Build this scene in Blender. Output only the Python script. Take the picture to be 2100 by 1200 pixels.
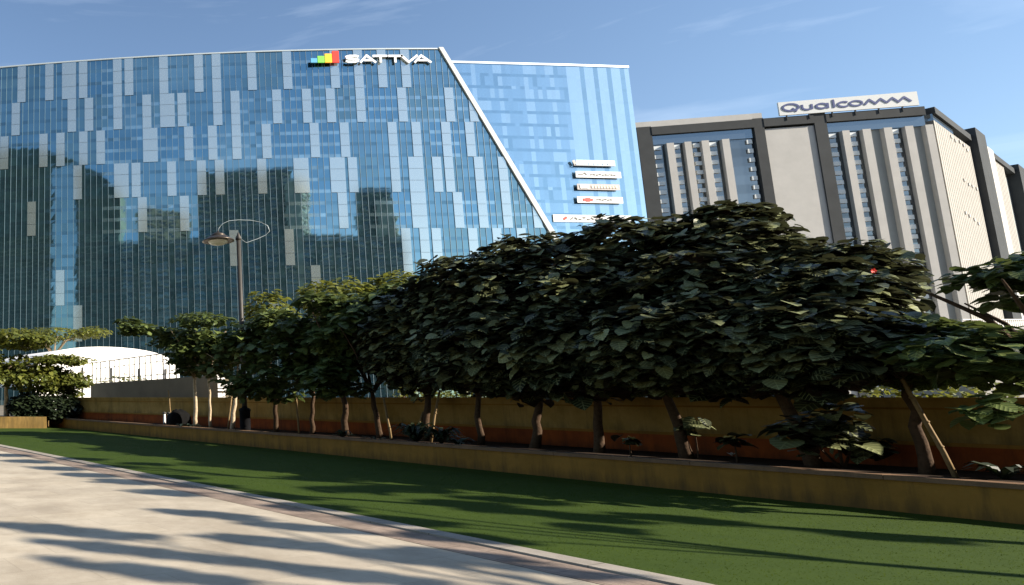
import bpy, math, random
import numpy as np
from math import radians as R
for o in list(bpy.data.objects): bpy.data.objects.remove(o)
scn = bpy.context.scene
COL = scn.collection
random.seed(7)
rng = np.random.default_rng(11)

# ------------------------------------------------------------------ camera
EYE = 1.65; FPX = 1430.0; PX, PY = 150.0, 600.0
TH = math.atan(215/FPX)
cd = bpy.data.cameras.new('camera'); cam = bpy.data.objects.new('camera', cd); COL.objects.link(cam)
cam.location = (0, 0, EYE); cam.rotation_euler = (R(90)+TH, 0, 0)
cd.sensor_fit = 'HORIZONTAL'; cd.sensor_width = 36.0
cd.lens = 36.0*FPX/2100; cd.shift_x = (1050-PX)/2100
cd.clip_start = 0.1; cd.clip_end = 3000
scn.camera = cam

# ------------------------------------------------------------------ light
SUN_EL, SX, SY = R(27.0), 0.876, -0.482
L_ = math.hypot(SX, SY); SX /= L_; SY /= L_
sl = bpy.data.lights.new('sun', 'SUN'); so = bpy.data.objects.new('sun', sl); COL.objects.link(so)
sl.energy = 5.0; sl.angle = R(0.5); sl.color = (1.0, 0.90, 0.77)
from mathutils import Vector
SUN = Vector((SX*math.cos(SUN_EL), SY*math.cos(SUN_EL), math.sin(SUN_EL)))
so.rotation_euler = SUN.to_track_quat('Z', 'Y').to_euler()
so.location = (60, -20, 60)

w = bpy.data.worlds.new('World'); scn.world = w; w.use_nodes = True
nt = w.node_tree; nt.nodes.clear()
sky = nt.nodes.new('ShaderNodeTexSky'); sky.sky_type = 'NISHITA'; sky.sun_disc = False
sky.sun_elevation = SUN_EL; sky.sun_rotation = math.atan2(SX, SY)
sky.air_density = 1.0; sky.dust_density = 0.35; sky.ozone_density = 2.0
bg = nt.nodes.new('ShaderNodeBackground'); bg.inputs['Strength'].default_value = 0.078
wo = nt.nodes.new('ShaderNodeOutputWorld')
tc = nt.nodes.new('ShaderNodeTexCoord')
mp = nt.nodes.new('ShaderNodeMapping'); mp.inputs['Scale'].default_value = (1.6, 1.6, 9.0); mp.inputs['Rotation'].default_value = (0.12, -0.1, 0)
nz = nt.nodes.new('ShaderNodeTexNoise'); nz.inputs['Scale'].default_value = 1.7; nz.inputs['Detail'].default_value = 7; nz.inputs['Roughness'].default_value = 0.55
nz.inputs['Distortion'].default_value = 0.6
cr = nt.nodes.new('ShaderNodeValToRGB'); cr.color_ramp.elements[0].position = 0.515; cr.color_ramp.elements[1].position = 0.85
cr.color_ramp.elements[0].color = (0, 0, 0, 1); cr.color_ramp.elements[1].color = (0.28, 0.28, 0.28, 1)
mx = nt.nodes.new('ShaderNodeMix'); mx.data_type = 'RGBA'; mx.inputs['B'].default_value = (7.5, 8.4, 9.6, 1)
nt.links.new(tc.outputs['Generated'], mp.inputs['Vector']); nt.links.new(mp.outputs[0], nz.inputs['Vector'])
nt.links.new(nz.outputs['Fac'], cr.inputs[0]); nt.links.new(cr.outputs[0], mx.inputs['Factor'])
nt.links.new(sky.outputs[0], mx.inputs['A']); nt.links.new(mx.outputs['Result'], bg.inputs[0]); nt.links.new(bg.outputs[0], wo.inputs[0])

scn.view_settings.view_transform = 'Standard'; scn.view_settings.look = 'None'
scn.view_settings.exposure = 1.3; scn.view_settings.gamma = 1.0
scn.cycles.max_bounces = 6; scn.cycles.diffuse_bounces = 3; scn.cycles.glossy_bounces = 4
scn.cycles.transmission_bounces = 3; scn.cycles.transparent_max_bounces = 4
scn.cycles.caustics_reflective = False; scn.cycles.caustics_refractive = False
scn.cycles.use_denoising = True

# ------------------------------------------------------------------ pixel helpers (photo pixels -> points at a real depth)
def ray(u, v):
    a = (u-PX)/FPX; b = (PY-v)/FPX
    return np.array([a, math.cos(TH)-b*math.sin(TH), math.sin(TH)+b*math.cos(TH)])
def atz(u, v, z):
    r = ray(u, v); return r*(z-EYE)/r[2]+np.array([0, 0, EYE])
def atY(u, v, Y):
    r = ray(u, v); return r*Y/r[1]+np.array([0, 0, EYE])

# ------------------------------------------------------------------ materials
MATS = {}
def mat(name, color, rough=0.6, metal=0.0, var=0.0, scale=3.0, spec=0.22, bump=0.0, bscale=40.0, c2=None, coat=0.0):
    m = bpy.data.materials.new(name); m.use_nodes = True; n = m.node_tree
    p = n.nodes['Principled BSDF']
    p.inputs['Base Color'].default_value = (*color, 1); p.inputs['Roughness'].default_value = rough
    p.inputs['Metallic'].default_value = metal; p.inputs['Specular IOR Level'].default_value = spec
    p.inputs['Coat Weight'].default_value = coat
    t = n.nodes.new('ShaderNodeTexCoord')
    if var > 0 or c2:
        z = n.nodes.new('ShaderNodeTexNoise'); z.inputs['Scale'].default_value = scale; z.inputs['Detail'].default_value = 6; z.inputs['Roughness'].default_value = 0.65
        r = n.nodes.new('ShaderNodeValToRGB'); r.color_ramp.elements[0].position = 0.3; r.color_ramp.elements[1].position = 0.7
        a = c2 if c2 else tuple(c*(1-var) for c in color); b = color if c2 else tuple(min(1, c*(1+var)) for c in color)
        r.color_ramp.elements[0].color = (*a, 1); r.color_ramp.elements[1].color = (*b, 1)
        n.links.new(t.outputs['Object'], z.inputs['Vector']); n.links.new(z.outputs['Fac'], r.inputs[0]); n.links.new(r.outputs[0], p.inputs['Base Color'])
    if bump > 0:
        z2 = n.nodes.new('ShaderNodeTexNoise'); z2.inputs['Scale'].default_value = bscale; z2.inputs['Detail'].default_value = 4
        bm_ = n.nodes.new('ShaderNodeBump'); bm_.inputs['Strength'].default_value = bump; bm_.inputs['Distance'].default_value = 0.02
        n.links.new(t.outputs['Object'], z2.inputs['Vector']); n.links.new(z2.outputs['Fac'], bm_.inputs['Height']); n.links.new(bm_.outputs[0], p.inputs['Normal'])
    MATS[name] = m
    return m

def wall_streaks(m, dark, z0, z1):
    """noise streaks over a painted wall, darker towards the bottom"""
    n = m.node_tree; L = n.links; p = n.nodes['Principled BSDF']; src = p.inputs['Base Color'].links[0].from_socket
    g = n.nodes.new('ShaderNodeNewGeometry'); mp = n.nodes.new('ShaderNodeMapping'); mp.inputs['Scale'].default_value = (2.2, 2.2, .25)
    z = n.nodes.new('ShaderNodeTexNoise'); z.inputs['Scale'].default_value = 2.0; z.inputs['Detail'].default_value = 8; z.inputs['Roughness'].default_value = .7
    L.new(g.outputs['Position'], mp.inputs['Vector']); L.new(mp.outputs[0], z.inputs['Vector'])
    sx = n.nodes.new('ShaderNodeSeparateXYZ'); L.new(g.outputs['Position'], sx.inputs[0])
    mr = n.nodes.new('ShaderNodeMapRange'); mr.inputs[1].default_value = z0; mr.inputs[2].default_value = z1; mr.inputs[3].default_value = .22; mr.inputs[4].default_value = 0
    L.new(sx.outputs[2], mr.inputs[0])
    ad = n.nodes.new('ShaderNodeMath'); ad.operation = 'ADD'; L.new(z.outputs['Fac'], ad.inputs[0]); L.new(mr.outputs[0], ad.inputs[1])
    r = n.nodes.new('ShaderNodeValToRGB'); r.color_ramp.elements[0].position = .50; r.color_ramp.elements[1].position = .78
    L.new(ad.outputs[0], r.inputs[0])
    x = n.nodes.new('ShaderNodeMix'); x.data_type = 'RGBA'; x.inputs['B'].default_value = (*dark, 1)
    fm = n.nodes.new('ShaderNodeMath'); fm.operation = 'MULTIPLY'; fm.inputs[1].default_value = .8; L.new(r.outputs[0], fm.inputs[0])
    L.new(fm.outputs[0], x.inputs['Factor']); L.new(src, x.inputs['A']); L.new(x.outputs['Result'], p.inputs['Base Color'])
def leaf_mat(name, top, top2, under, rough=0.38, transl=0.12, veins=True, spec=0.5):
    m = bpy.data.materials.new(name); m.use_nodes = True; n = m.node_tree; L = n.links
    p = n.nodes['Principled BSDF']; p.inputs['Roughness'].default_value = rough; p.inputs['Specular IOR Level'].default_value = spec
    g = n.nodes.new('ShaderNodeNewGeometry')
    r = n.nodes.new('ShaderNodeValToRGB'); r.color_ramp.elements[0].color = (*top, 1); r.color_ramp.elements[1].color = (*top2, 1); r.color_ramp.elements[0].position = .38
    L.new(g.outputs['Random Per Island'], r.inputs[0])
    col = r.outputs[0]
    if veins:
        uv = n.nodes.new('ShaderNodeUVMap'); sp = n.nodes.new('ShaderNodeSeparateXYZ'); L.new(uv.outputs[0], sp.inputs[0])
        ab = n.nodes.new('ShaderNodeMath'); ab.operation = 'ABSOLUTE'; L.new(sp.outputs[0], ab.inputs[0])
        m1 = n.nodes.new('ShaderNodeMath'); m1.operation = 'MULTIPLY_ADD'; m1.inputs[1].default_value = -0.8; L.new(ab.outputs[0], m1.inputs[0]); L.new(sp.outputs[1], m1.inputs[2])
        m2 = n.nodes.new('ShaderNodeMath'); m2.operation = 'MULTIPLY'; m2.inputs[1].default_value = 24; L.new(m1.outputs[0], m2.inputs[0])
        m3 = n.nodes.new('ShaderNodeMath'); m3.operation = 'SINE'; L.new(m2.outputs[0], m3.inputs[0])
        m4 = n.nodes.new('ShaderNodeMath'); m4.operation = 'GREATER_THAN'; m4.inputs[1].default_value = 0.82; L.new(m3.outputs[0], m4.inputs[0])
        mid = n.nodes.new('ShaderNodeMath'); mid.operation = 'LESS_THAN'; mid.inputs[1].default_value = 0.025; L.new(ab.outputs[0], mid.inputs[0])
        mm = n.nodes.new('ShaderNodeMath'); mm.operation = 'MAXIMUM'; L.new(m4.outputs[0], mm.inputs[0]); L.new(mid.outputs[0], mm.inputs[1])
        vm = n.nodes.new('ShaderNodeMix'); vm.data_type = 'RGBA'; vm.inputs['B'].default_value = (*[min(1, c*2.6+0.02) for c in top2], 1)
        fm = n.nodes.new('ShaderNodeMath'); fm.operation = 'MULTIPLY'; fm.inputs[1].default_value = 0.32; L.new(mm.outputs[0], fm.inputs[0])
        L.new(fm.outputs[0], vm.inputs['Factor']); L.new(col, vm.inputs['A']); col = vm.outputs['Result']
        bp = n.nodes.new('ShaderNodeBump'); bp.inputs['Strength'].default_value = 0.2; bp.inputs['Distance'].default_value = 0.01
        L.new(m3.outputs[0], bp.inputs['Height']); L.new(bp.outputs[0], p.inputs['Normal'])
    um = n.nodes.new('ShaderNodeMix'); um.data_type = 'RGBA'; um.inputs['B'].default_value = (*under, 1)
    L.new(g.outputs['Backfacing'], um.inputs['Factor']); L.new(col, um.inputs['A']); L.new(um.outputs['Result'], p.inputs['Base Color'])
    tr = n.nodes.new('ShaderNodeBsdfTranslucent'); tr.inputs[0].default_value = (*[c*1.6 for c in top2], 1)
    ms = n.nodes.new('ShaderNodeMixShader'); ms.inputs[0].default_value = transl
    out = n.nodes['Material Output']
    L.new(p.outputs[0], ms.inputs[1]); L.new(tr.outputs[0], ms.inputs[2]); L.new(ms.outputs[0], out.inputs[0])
    MATS[name] = m
    return m

def glass_mat(name, tint, rough=0.03, diff=(0.02, 0.04, 0.06), dmix=0.15, var=0.18):
    """coated curtain-wall glass: tinted mirror over a dark body, tint varies a little pane by pane"""
    m = bpy.data.materials.new(name); m.use_nodes = True; n = m.node_tree; L = n.links
    n.nodes.remove(n.nodes['Principled BSDF'])
    g = n.nodes.new('ShaderNodeNewGeometry')
    r = n.nodes.new('ShaderNodeValToRGB')
    r.color_ramp.elements[0].color = (*[c*(1-var) for c in tint], 1); r.color_ramp.elements[1].color = (*[min(1, c*(1+var)) for c in tint], 1)
    L.new(g.outputs['Random Per Island'], r.inputs[0])
    gl = n.nodes.new('ShaderNodeBsdfGlossy'); gl.inputs['Roughness'].default_value = rough; L.new(r.outputs[0], gl.inputs[0])
    df = n.nodes.new('ShaderNodeBsdfDiffuse'); df.inputs[0].default_value = (*diff, 1)
    ms = n.nodes.new('ShaderNodeMixShader'); ms.inputs[0].default_value = dmix
    L.new(gl.outputs[0], ms.inputs[1]); L.new(df.outputs[0], ms.inputs[2]); L.new(ms.outputs[0], n.nodes['Material Output'].inputs[0])
    MATS[name] = m
    return m

# ------------------------------------------------------------------ mesh helpers
class MB:
    def __init__(s): s.v = []; s.f = []; s.m = []
    def quad(s, pts, mi=0):
        b = len(s.v); s.v += [tuple(p) for p in pts]; s.f.append(tuple(range(b, b+len(pts)))); s.m.append(mi)
    def obox(s, o, ax, ay, az, a, b, c, mi=0):
        o, ax, ay, az = map(np.asarray, (o, ax, ay, az)); k = len(s.v)
        for z in c:
            for (i, j) in ((0, 0), (1, 0), (1, 1), (0, 1)):
                s.v.append(tuple(o+ax*a[i]+ay*b[j]+az*z))
        fs = [(3, 2, 1, 0), (4, 5, 6, 7), (0, 1, 5, 4), (1, 2, 6, 5), (2, 3, 7, 6), (3, 0, 4, 7)]
        for q in fs: s.f.append(tuple(k+i for i in q)); s.m.append(mi)
    def box(s, x, y, z, mi=0): s.obox((0, 0, 0), (1, 0, 0), (0, 1, 0), (0, 0, 1), x, y, z, mi)
    def prism(s, poly, y_axis, depth, mi=0):
        """poly: 3-D polygon; extruded by depth along y_axis"""
        poly = [np.asarray(p, float) for p in poly]; e = np.asarray(y_axis, float)*depth; k = len(s.v); n = len(poly)
        s.v += [tuple(p) for p in poly]+[tuple(p+e) for p in poly]
        s.f.append(tuple(range(k, k+n))); s.m.append(mi); s.f.append(tuple(range(k+2*n-1, k+n-1, -1))); s.m.append(mi)
        for i in range(n):
            j = (i+1) % n; s.f.append((k+j, k+i, k+n+i, k+n+j)); s.m.append(mi)
    def tube(s, pts, rad, n=8, mi=0, cap=True):
        pts = [np.asarray(p, float) for p in pts]; k = len(s.v)
        if np.isscalar(rad): rad = [rad]*len(pts)
        for i, p in enumerate(pts):
            t = pts[min(i+1, len(pts)-1)]-pts[max(i-1, 0)]; t /= np.linalg.norm(t)+1e-9
            a = np.array([1., 0, 0]) if abs(t[0]) < 0.8 else np.array([0, 1., 0])
            e1 = np.cross(t, a); e1 /= np.linalg.norm(e1); e2 = np.cross(t, e1)
            for j in range(n):
                q = 2*math.pi*j/n; s.v.append(tuple(p+rad[i]*(math.cos(q)*e1+math.sin(q)*e2)))
        for i in range(len(pts)-1):
            for j in range(n):
                j2 = (j+1) % n; s.f.append((k+i*n+j, k+i*n+j2, k+(i+1)*n+j2, k+(i+1)*n+j)); s.m.append(mi)
        if cap:
            s.f.append(tuple(k+j for j in range(n-1, -1, -1))); s.m.append(mi)
            b = k+(len(pts)-1)*n; s.f.append(tuple(b+j for j in range(n))); s.m.append(mi)
    def lathe(s, prof, c, n=24, mi=0):
        k = len(s.v)
        for (r, z) in prof:
            for j in range(n):
                q = 2*math.pi*j/n; s.v.append((c[0]+r*math.cos(q), c[1]+r*math.sin(q), c[2]+z))
        for i in range(len(prof)-1):
            for j in range(n):
                j2 = (j+1) % n; s.f.append((k+i*n+j, k+i*n+j2, k+(i+1)*n+j2, k+(i+1)*n+j)); s.m.append(mi)
    def ribbon(s, pts, wd, o, ax, az, nrm, depth, mi=0):
        """flat letter stroke: 2-D polyline widened to wd, laid in the plane (ax, az) and extruded along nrm"""
        P = [np.asarray(p, float) for p in pts]; Lf = []; Rt = []
        for i, p in enumerate(P):
            t0 = P[i]-P[i-1] if i else P[1]-P[0]; t1 = P[i+1]-P[i] if i < len(P)-1 else t0
            t0 = t0/np.linalg.norm(t0); t1 = t1/np.linalg.norm(t1); t = t0+t1; l = np.linalg.norm(t)
            t = t/l if l > 1e-6 else t0; nn = np.array([-t[1], t[0]]); k = 1/max(0.5, float(nn @ np.array([-t1[1], t1[0]])))
            Lf.append(p+nn*wd/2*k); Rt.append(p-nn*wd/2*k)
        o, ax, az, nrm = map(np.asarray, (o, ax, az, nrm))
        for i in range(len(P)-1):
            s.prism([o+ax*q[0]+az*q[1] for q in (Lf[i], Rt[i], Rt[i+1], Lf[i+1])], nrm, depth, mi)
    def build(s, name, mats, parent=None, smooth=False):
        me = bpy.data.meshes.new(name); me.from_pydata(s.v, [], s.f)
        for m in (mats if isinstance(mats, (list, tuple)) else [mats]): me.materials.append(m)
        if len(set(s.m)) > 1: me.polygons.foreach_set('material_index', s.m)
        if smooth: me.polygons.foreach_set('use_smooth', [True]*len(s.f))
        me.update()
        o = bpy.data.objects.new(name, me); COL.objects.link(o)
        if parent:
            o.parent = parent; o.matrix_parent_inverse = parent.matrix_basis.inverted()
        return o

def tag(o, label=None, cat=None, group=None, kind=None):
    if label: o['label'] = label
    if cat: o['category'] = cat
    if group: o['group'] = group
    if kind: o['kind'] = kind
    return o
def thing(name, loc, label, cat, group=None):
    o = bpy.data.objects.new(name, None); COL.objects.link(o); o.location = tuple(loc); o.empty_display_size = 0.2
    o.matrix_basis  # location only
    return tag(o, label, cat, group)
def struct(mb, name, mats): return tag(mb.build(name, mats), kind='structure')

# heart leaf template: x across, y petiole->tip, z up; folded along the midrib, tip drooping
LT = [(0, 0, 0), (0, .18, .02), (0, .42, .02), (0, .70, -.02), (0, 1.04, -.12)]
for sg_ in (1, -1): LT += [(.23*sg_, -.16, .05), (.50*sg_, .02, .10), (.58*sg_, .32, .11), (.43*sg_, .68, .04), (.19*sg_, .90, -.05)]
LT = np.array(LT, float); LF = []
for k_ in (5, 10):
    q_ = [(0, k_, k_+1, 1), (1, k_+1, k_+2, 2), (2, k_+2, k_+3, 3), (3, k_+3, k_+4, 4)]
    LF += q_ if k_ == 5 else [f_[::-1] for f_ in q_]
def leaves_mesh(name, P, N, T, S, m, parent=None, wx=1.0):
    """P centres, N blade normals, T tip directions, S sizes -> one foliage mesh"""
    n = len(P)
    N = N/np.linalg.norm(N, axis=1)[:, None]
    T = T-(T*N).sum(1)[:, None]*N; T /= np.linalg.norm(T, axis=1)[:, None]+1e-9
    X = np.cross(T, N)
    curl = rng.uniform(0.3, 1.8, n)
    loc = np.repeat(LT[None], n, 0); loc[:, :, 2] *= curl[:, None]; loc[:, :, 1] -= 0.4
    V = P[:, None]+S[:, None, None]*(loc[:, :, 0:1]*wx*X[:, None]+loc[:, :, 1:2]*T[:, None]+loc[:, :, 2:3]*N[:, None])
    V = V.reshape(-1, 3)
    F = (np.array(LF)[None]+(np.arange(n)*len(LT))[:, None, None]).reshape(-1, 4)
    me = bpy.data.meshes.new(name)
    me.vertices.add(len(V)); me.vertices.foreach_set('co', V.ravel().astype(np.float32))
    me.loops.add(F.size); me.loops.foreach_set('vertex_index', F.ravel().astype(np.int32))
    me.polygons.add(len(F)); me.polygons.foreach_set('loop_start', np.arange(0, F.size, 4, dtype=np.int32))
    uv = me.uv_layers.new(name='UVMap'); U = np.tile(LT[:, :2], (n, 1))[F.ravel()]
    uv.data.foreach_set('uv', U.ravel().astype(np.float32))
    me.polygons.foreach_set('use_smooth', [True]*len(F))
    me.materials.append(m); me.update(calc_edges=True)
    o = bpy.data.objects.new(name, me); COL.objects.link(o)
    if parent:
        o.parent = parent; o.matrix_parent_inverse = parent.matrix_basis.inverted()
    return o
def crown_points(blobs, n, shell=0.55):
    """n leaf positions spread over overlapping ellipsoids; returns points and outward directions"""
    B = [(np.asarray(c, float), np.asarray(r, float)) for c, r in blobs]
    wts = np.array([r[0]*r[1]+r[0]*r[2]+r[1]*r[2] for c, r in B]); wts /= wts.sum()
    Ps, Os = [], []
    for (c, r), k in zip(B, (wts*n).astype(int)):
        d = rng.normal(size=(k, 3)); d /= np.linalg.norm(d, axis=1)[:, None]
        # lumpy radius
        ph = rng.uniform(0, 6.28, 6)
        lump = 1+0.10*np.sin(5*d[:, 0]+ph[0])*np.sin(4*d[:, 1]+ph[1])+0.09*np.sin(9*d[:, 0]+ph[2])*np.sin(8*d[:, 2]+ph[3])+0.06*np.sin(15*d[:, 1]+ph[4])
        rad = (shell+(1-shell)*rng.random(k)**0.6)*lump
        Ps.append(c+d*rad[:, None]*r); o = d/r*r.mean(); Os.append(o/np.linalg.norm(o, axis=1)[:, None])
    return np.concatenate(Ps), np.concatenate(Os)
def clumps(blobs, k=10, f=.52):
    """break a smooth crown into separate leaf masses with gaps between them"""
    out = []
    for c, r in blobs:
        for _ in range(k):
            d = rng.normal(size=3); d /= np.linalg.norm(d); q = rng.uniform(.4, .85)
            out.append((c+d*r*q, r*f*rng.uniform(.7, 1.15)*np.array([1, 1, .75])))
    return out
def foliage(name, blobs, n, size, m, parent=None, up=1.5, out=0.5, jit=0.36, droop=0.35, shell=0.55, zmin=None, wx=1.0, sj=0.28):
    P, O = crown_points(blobs, n, shell)
    if zmin is not None:
        k = P[:, 2] > zmin; P, O = P[k], O[k]
    k = len(P)
    N = np.array([0, 0, up])+O*out+rng.normal(size=(k, 3))*jit
    N[:, 2] = np.abs(N[:, 2])+0.05
    T = O*np.array([1, 1, 0.3])+rng.normal(size=(k, 3))*0.6+np.array([0, 0, -droop])
    S = size*np.clip(rng.normal(1, sj, k), 0.45, 1.6)
    return leaves_mesh(name, P, N, T, S, m, parent, wx)

# ------------------------------------------------------------------ palette
M = MATS
mat('plaza_stone', (0.45, 0.395, 0.305), 0.65, var=0.10, scale=0.9, bump=0.15, bscale=60)
mat('border_stone', (0.27, 0.21, 0.165), 0.7, var=0.22, scale=1.6, bump=0.2, bscale=50)
mat('kerb_stone', (0.315, 0.285, 0.24), 0.75, var=0.12, scale=2.0, bump=0.2, bscale=60)
mat('joint', (0.05, 0.045, 0.04), 0.9)
mat('turf', (0.033, 0.058, 0.0035), 0.9, c2=(0.024, 0.046, 0.003), scale=1.2, bump=0.25, bscale=120, spec=0.15)
mat('soil', (0.033, 0.021, 0.0132), 0.95, var=0.4, scale=6, bump=0.8, bscale=20, spec=0.1)
mat('far_ground', (0.16, 0.14, 0.11), 0.9, var=0.2, scale=0.2)
mat('ochre_paint', (0.29, 0.145, 0.026), 0.85, c2=(0.18, 0.09, 0.014), scale=1.1, bump=0.15, bscale=30, spec=0.2)
mat('cream_paint', (0.38, 0.24, 0.075), 0.85, c2=(0.215, 0.13, 0.028), scale=1.3, bump=0.12, bscale=30, spec=0.2)
mat('orange_paint', (0.30, 0.066, 0.010), 0.85, c2=(0.143, 0.0325, 0.0078), scale=1.4, bump=0.15, bscale=30, spec=0.2)
mat('coping', (0.168, 0.098, 0.0525), 0.75, var=0.2, scale=2.5, bump=0.2, bscale=40, spec=0.2)
mat('brown_render', (0.144, 0.12, 0.078), 0.85, var=0.15, scale=1.0)
mat('white_paint', (0.82, 0.80, 0.76), 0.6, var=0.04, scale=1.0)
wall_streaks(MATS['ochre_paint'], (0.07, 0.042, 0.014), 0, .25); wall_streaks(MATS['cream_paint'], (0.11, 0.075, 0.028), .8, 1.1); wall_streaks(MATS['orange_paint'], (0.05, 0.018, 0.008), .4, .62); wall_streaks(MATS['coping'], (0.08, 0.055, 0.035), 0, .1)
mat('bark', (0.0595, 0.0364, 0.021), 0.9, var=0.35, scale=14, bump=0.6, bscale=25, spec=0.15)
mat('pale_bark', (0.42, 0.33, 0.22), 0.85, var=0.25, scale=12, bump=0.4, bscale=25, spec=0.2)
mat('bamboo', (0.21, 0.14, 0.063), 0.7, var=0.25, scale=9)
mat('black_metal', (0.008, 0.008, 0.009), 0.7, var=0.2, spec=0.05)
mat('bronze', (0.085, 0.07, 0.055), 0.35, metal=0.7, var=0.2, scale=6)
mat('post_metal', (0.055, 0.052, 0.047), 0.55, metal=0.2, var=0.15)
mat('opal_glass', (0.75, 0.74, 0.66), 0.3)
mat('rail_metal', (0.10, 0.10, 0.095), 0.5, metal=0.4)
mat('tarp', (0.004, 0.004, 0.004), 0.9, spec=.1, var=0.3, scale=5)
mat('concrete', (0.43, 0.42, 0.395), 0.8, var=0.07, scale=0.25, spec=0.2)
mat('rib_concrete', (0.31, 0.30, 0.275), 0.85, var=0.06, scale=0.3, spec=0.2)
mat('grey_cladding', (0.272, 0.296, 0.296), 0.6, var=0.06, scale=0.3)
mat('dark_cladding', (0.052, 0.056, 0.058), 0.7, spec=0.06, var=0.12, scale=0.3)
mat('sill_white', (0.66, 0.70, 0.70), 0.6)
mat('sign_white', (0.58, 0.60, 0.59), 0.5)
mat('sign_pale_blue', (0.50, 0.66, 0.84), 0.5)
mat('sign_grey', (0.36, 0.33, 0.32), 0.5)
mat('sign_cream', (0.6, 0.55, 0.46), 0.5)
mat('letter_navy', (0.035, 0.055, 0.17), 0.5)
mat('letter_white', (0.9, 0.92, 0.92), 0.5)
mat('letter_grey', (0.16, 0.15, 0.14), 0.5)
mat('sign_red', (0.70, 0.045, 0.03), 0.5); mat('sign_yellow', (0.85, 0.50, 0.04), 0.5)
mat('sign_green', (0.20, 0.62, 0.09), 0.5); mat('sign_blue', (0.10, 0.36, 0.58), 0.5)
mat('fin_white', (0.52, 0.55, 0.54), 0.5, var=.04, scale=.1)
mat('pale_metal', (0.42, 0.48, 0.50), 0.4, metal=0.2)
glass_mat('glass_blue', (0.27, 0.43, 0.48), var=.08); glass_mat('glass_teal', (0.26, 0.40, 0.42), var=.08); glass_mat('glass_deep', (0.22, 0.39, 0.47), var=.08)
glass_mat('glass_blind', (0.39, 0.55, 0.59), 0.08, (0.10, 0.14, 0.15), 0.2)
glass_mat('spandrel', (0.22, 0.37, 0.42), 0.06, (0.03, 0.05, 0.07), 0.2)
glass_mat('frit', (0.64, 0.72, 0.70), 0.10, (0.30, 0.34, 0.33), 0.3, 0.05)
glass_mat('wing_blue', (0.37, 0.53, 0.64), 0.04, (0.10, 0.20, 0.32), 0.3, 0.035)
glass_mat('wing_pale', (0.45, 0.61, 0.70), 0.05, (0.17, 0.28, 0.40), 0.3, 0.03)
glass_mat('wing_line', (0.30, 0.46, 0.56), 0.05, (0.07, 0.13, 0.20), 0.25, 0.05)
glass_mat('window_glass', (0.26, 0.27, 0.27), 0.05, (0.05, 0.07, 0.09), 0.4, 0.4)
glass_mat('band_glass', (0.27, 0.31, 0.34), 0.06, (0.07, 0.09, 0.11), 0.4, 0.05)
mat('mullion', (0.20, 0.26, 0.29), 0.4, metal=0.5)
leaf_mat('leaf_dark', (0.007, 0.010, 0.004), (0.165, 0.180, 0.080), (0.014, 0.007, 0.006), 0.42, 0.05, spec=.16)  # wide dark-to-pale spread puts lit and shaded leaves into the colour
leaf_mat('leaf_green', (0.020, 0.034, 0.008), (0.13, 0.165, 0.045), (0.05, 0.075, 0.025), 0.45, 0.15, spec=.25)
leaf_mat('leaf_light', (0.07, 0.090, 0.012), (0.17, 0.18, 0.03), (0.10, 0.11, 0.03), 0.55, 0.3, veins=False)
leaf_mat('leaf_shade', (0.010, 0.018, 0.007), (0.026, 0.040, 0.013), (0.02, 0.03, 0.012), 0.5, 0.05, veins=False)  # leaf colour darkened for plants that stand in shade

def paving(m, bw, bh, rot, dark=.82):
    n = m.node_tree; L = n.links; p = n.nodes['Principled BSDF']; src = p.inputs['Base Color'].links[0].from_socket
    g = n.nodes.new('ShaderNodeNewGeometry'); mp = n.nodes.new('ShaderNodeMapping'); mp.inputs['Rotation'].default_value = (0, 0, rot)
    L.new(g.outputs['Position'], mp.inputs['Vector'])
    bt = n.nodes.new('ShaderNodeTexBrick'); bt.inputs['Scale'].default_value = 1; bt.inputs['Brick Width'].default_value = bw; bt.inputs['Row Height'].default_value = bh
    bt.inputs['Mortar Size'].default_value = .010; bt.inputs['Mortar Smooth'].default_value = .3; bt.offset = 0.5
    bt.inputs['Color1'].default_value = (1, 1, 1, 1); bt.inputs['Color2'].default_value = (.90, .90, .91, 1); bt.inputs['Mortar'].default_value = (dark, dark, dark, 1)
    L.new(mp.outputs[0], bt.inputs['Vector'])
    z = n.nodes.new('ShaderNodeTexNoise'); z.inputs['Scale'].default_value = .8; z.inputs['Detail'].default_value = 9; z.inputs['Roughness'].default_value = .75
    L.new(g.outputs['Position'], z.inputs['Vector'])
    r = n.nodes.new('ShaderNodeValToRGB'); r.color_ramp.elements[0].position = .38; r.color_ramp.elements[1].position = .62
    r.color_ramp.elements[0].color = (.78, .76, .74, 1); r.color_ramp.elements[1].color = (1.04, 1.04, 1.04, 1); L.new(z.outputs['Fac'], r.inputs[0])
    a = n.nodes.new('ShaderNodeMix'); a.data_type = 'RGBA'; a.blend_type = 'MULTIPLY'; a.inputs['Factor'].default_value = 1
    c = n.nodes.new('ShaderNodeMix'); c.data_type = 'RGBA'; c.blend_type = 'MULTIPLY'; c.inputs['Factor'].default_value = 1
    L.new(src, a.inputs['A']); L.new(bt.outputs['Color'], a.inputs['B']); L.new(a.outputs['Result'], c.inputs['A']); L.new(r.outputs[0], c.inputs['B'])
    L.new(c.outputs['Result'], p.inputs['Base Color'])
paving(M['plaza_stone'], 1.2, .6, -R(23.9)); paving(M['border_stone'], .6, .27, -R(23.9)+R(90), .6); paving(M['kerb_stone'], .9, 4, -R(23.9)+R(90), .55)
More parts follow.
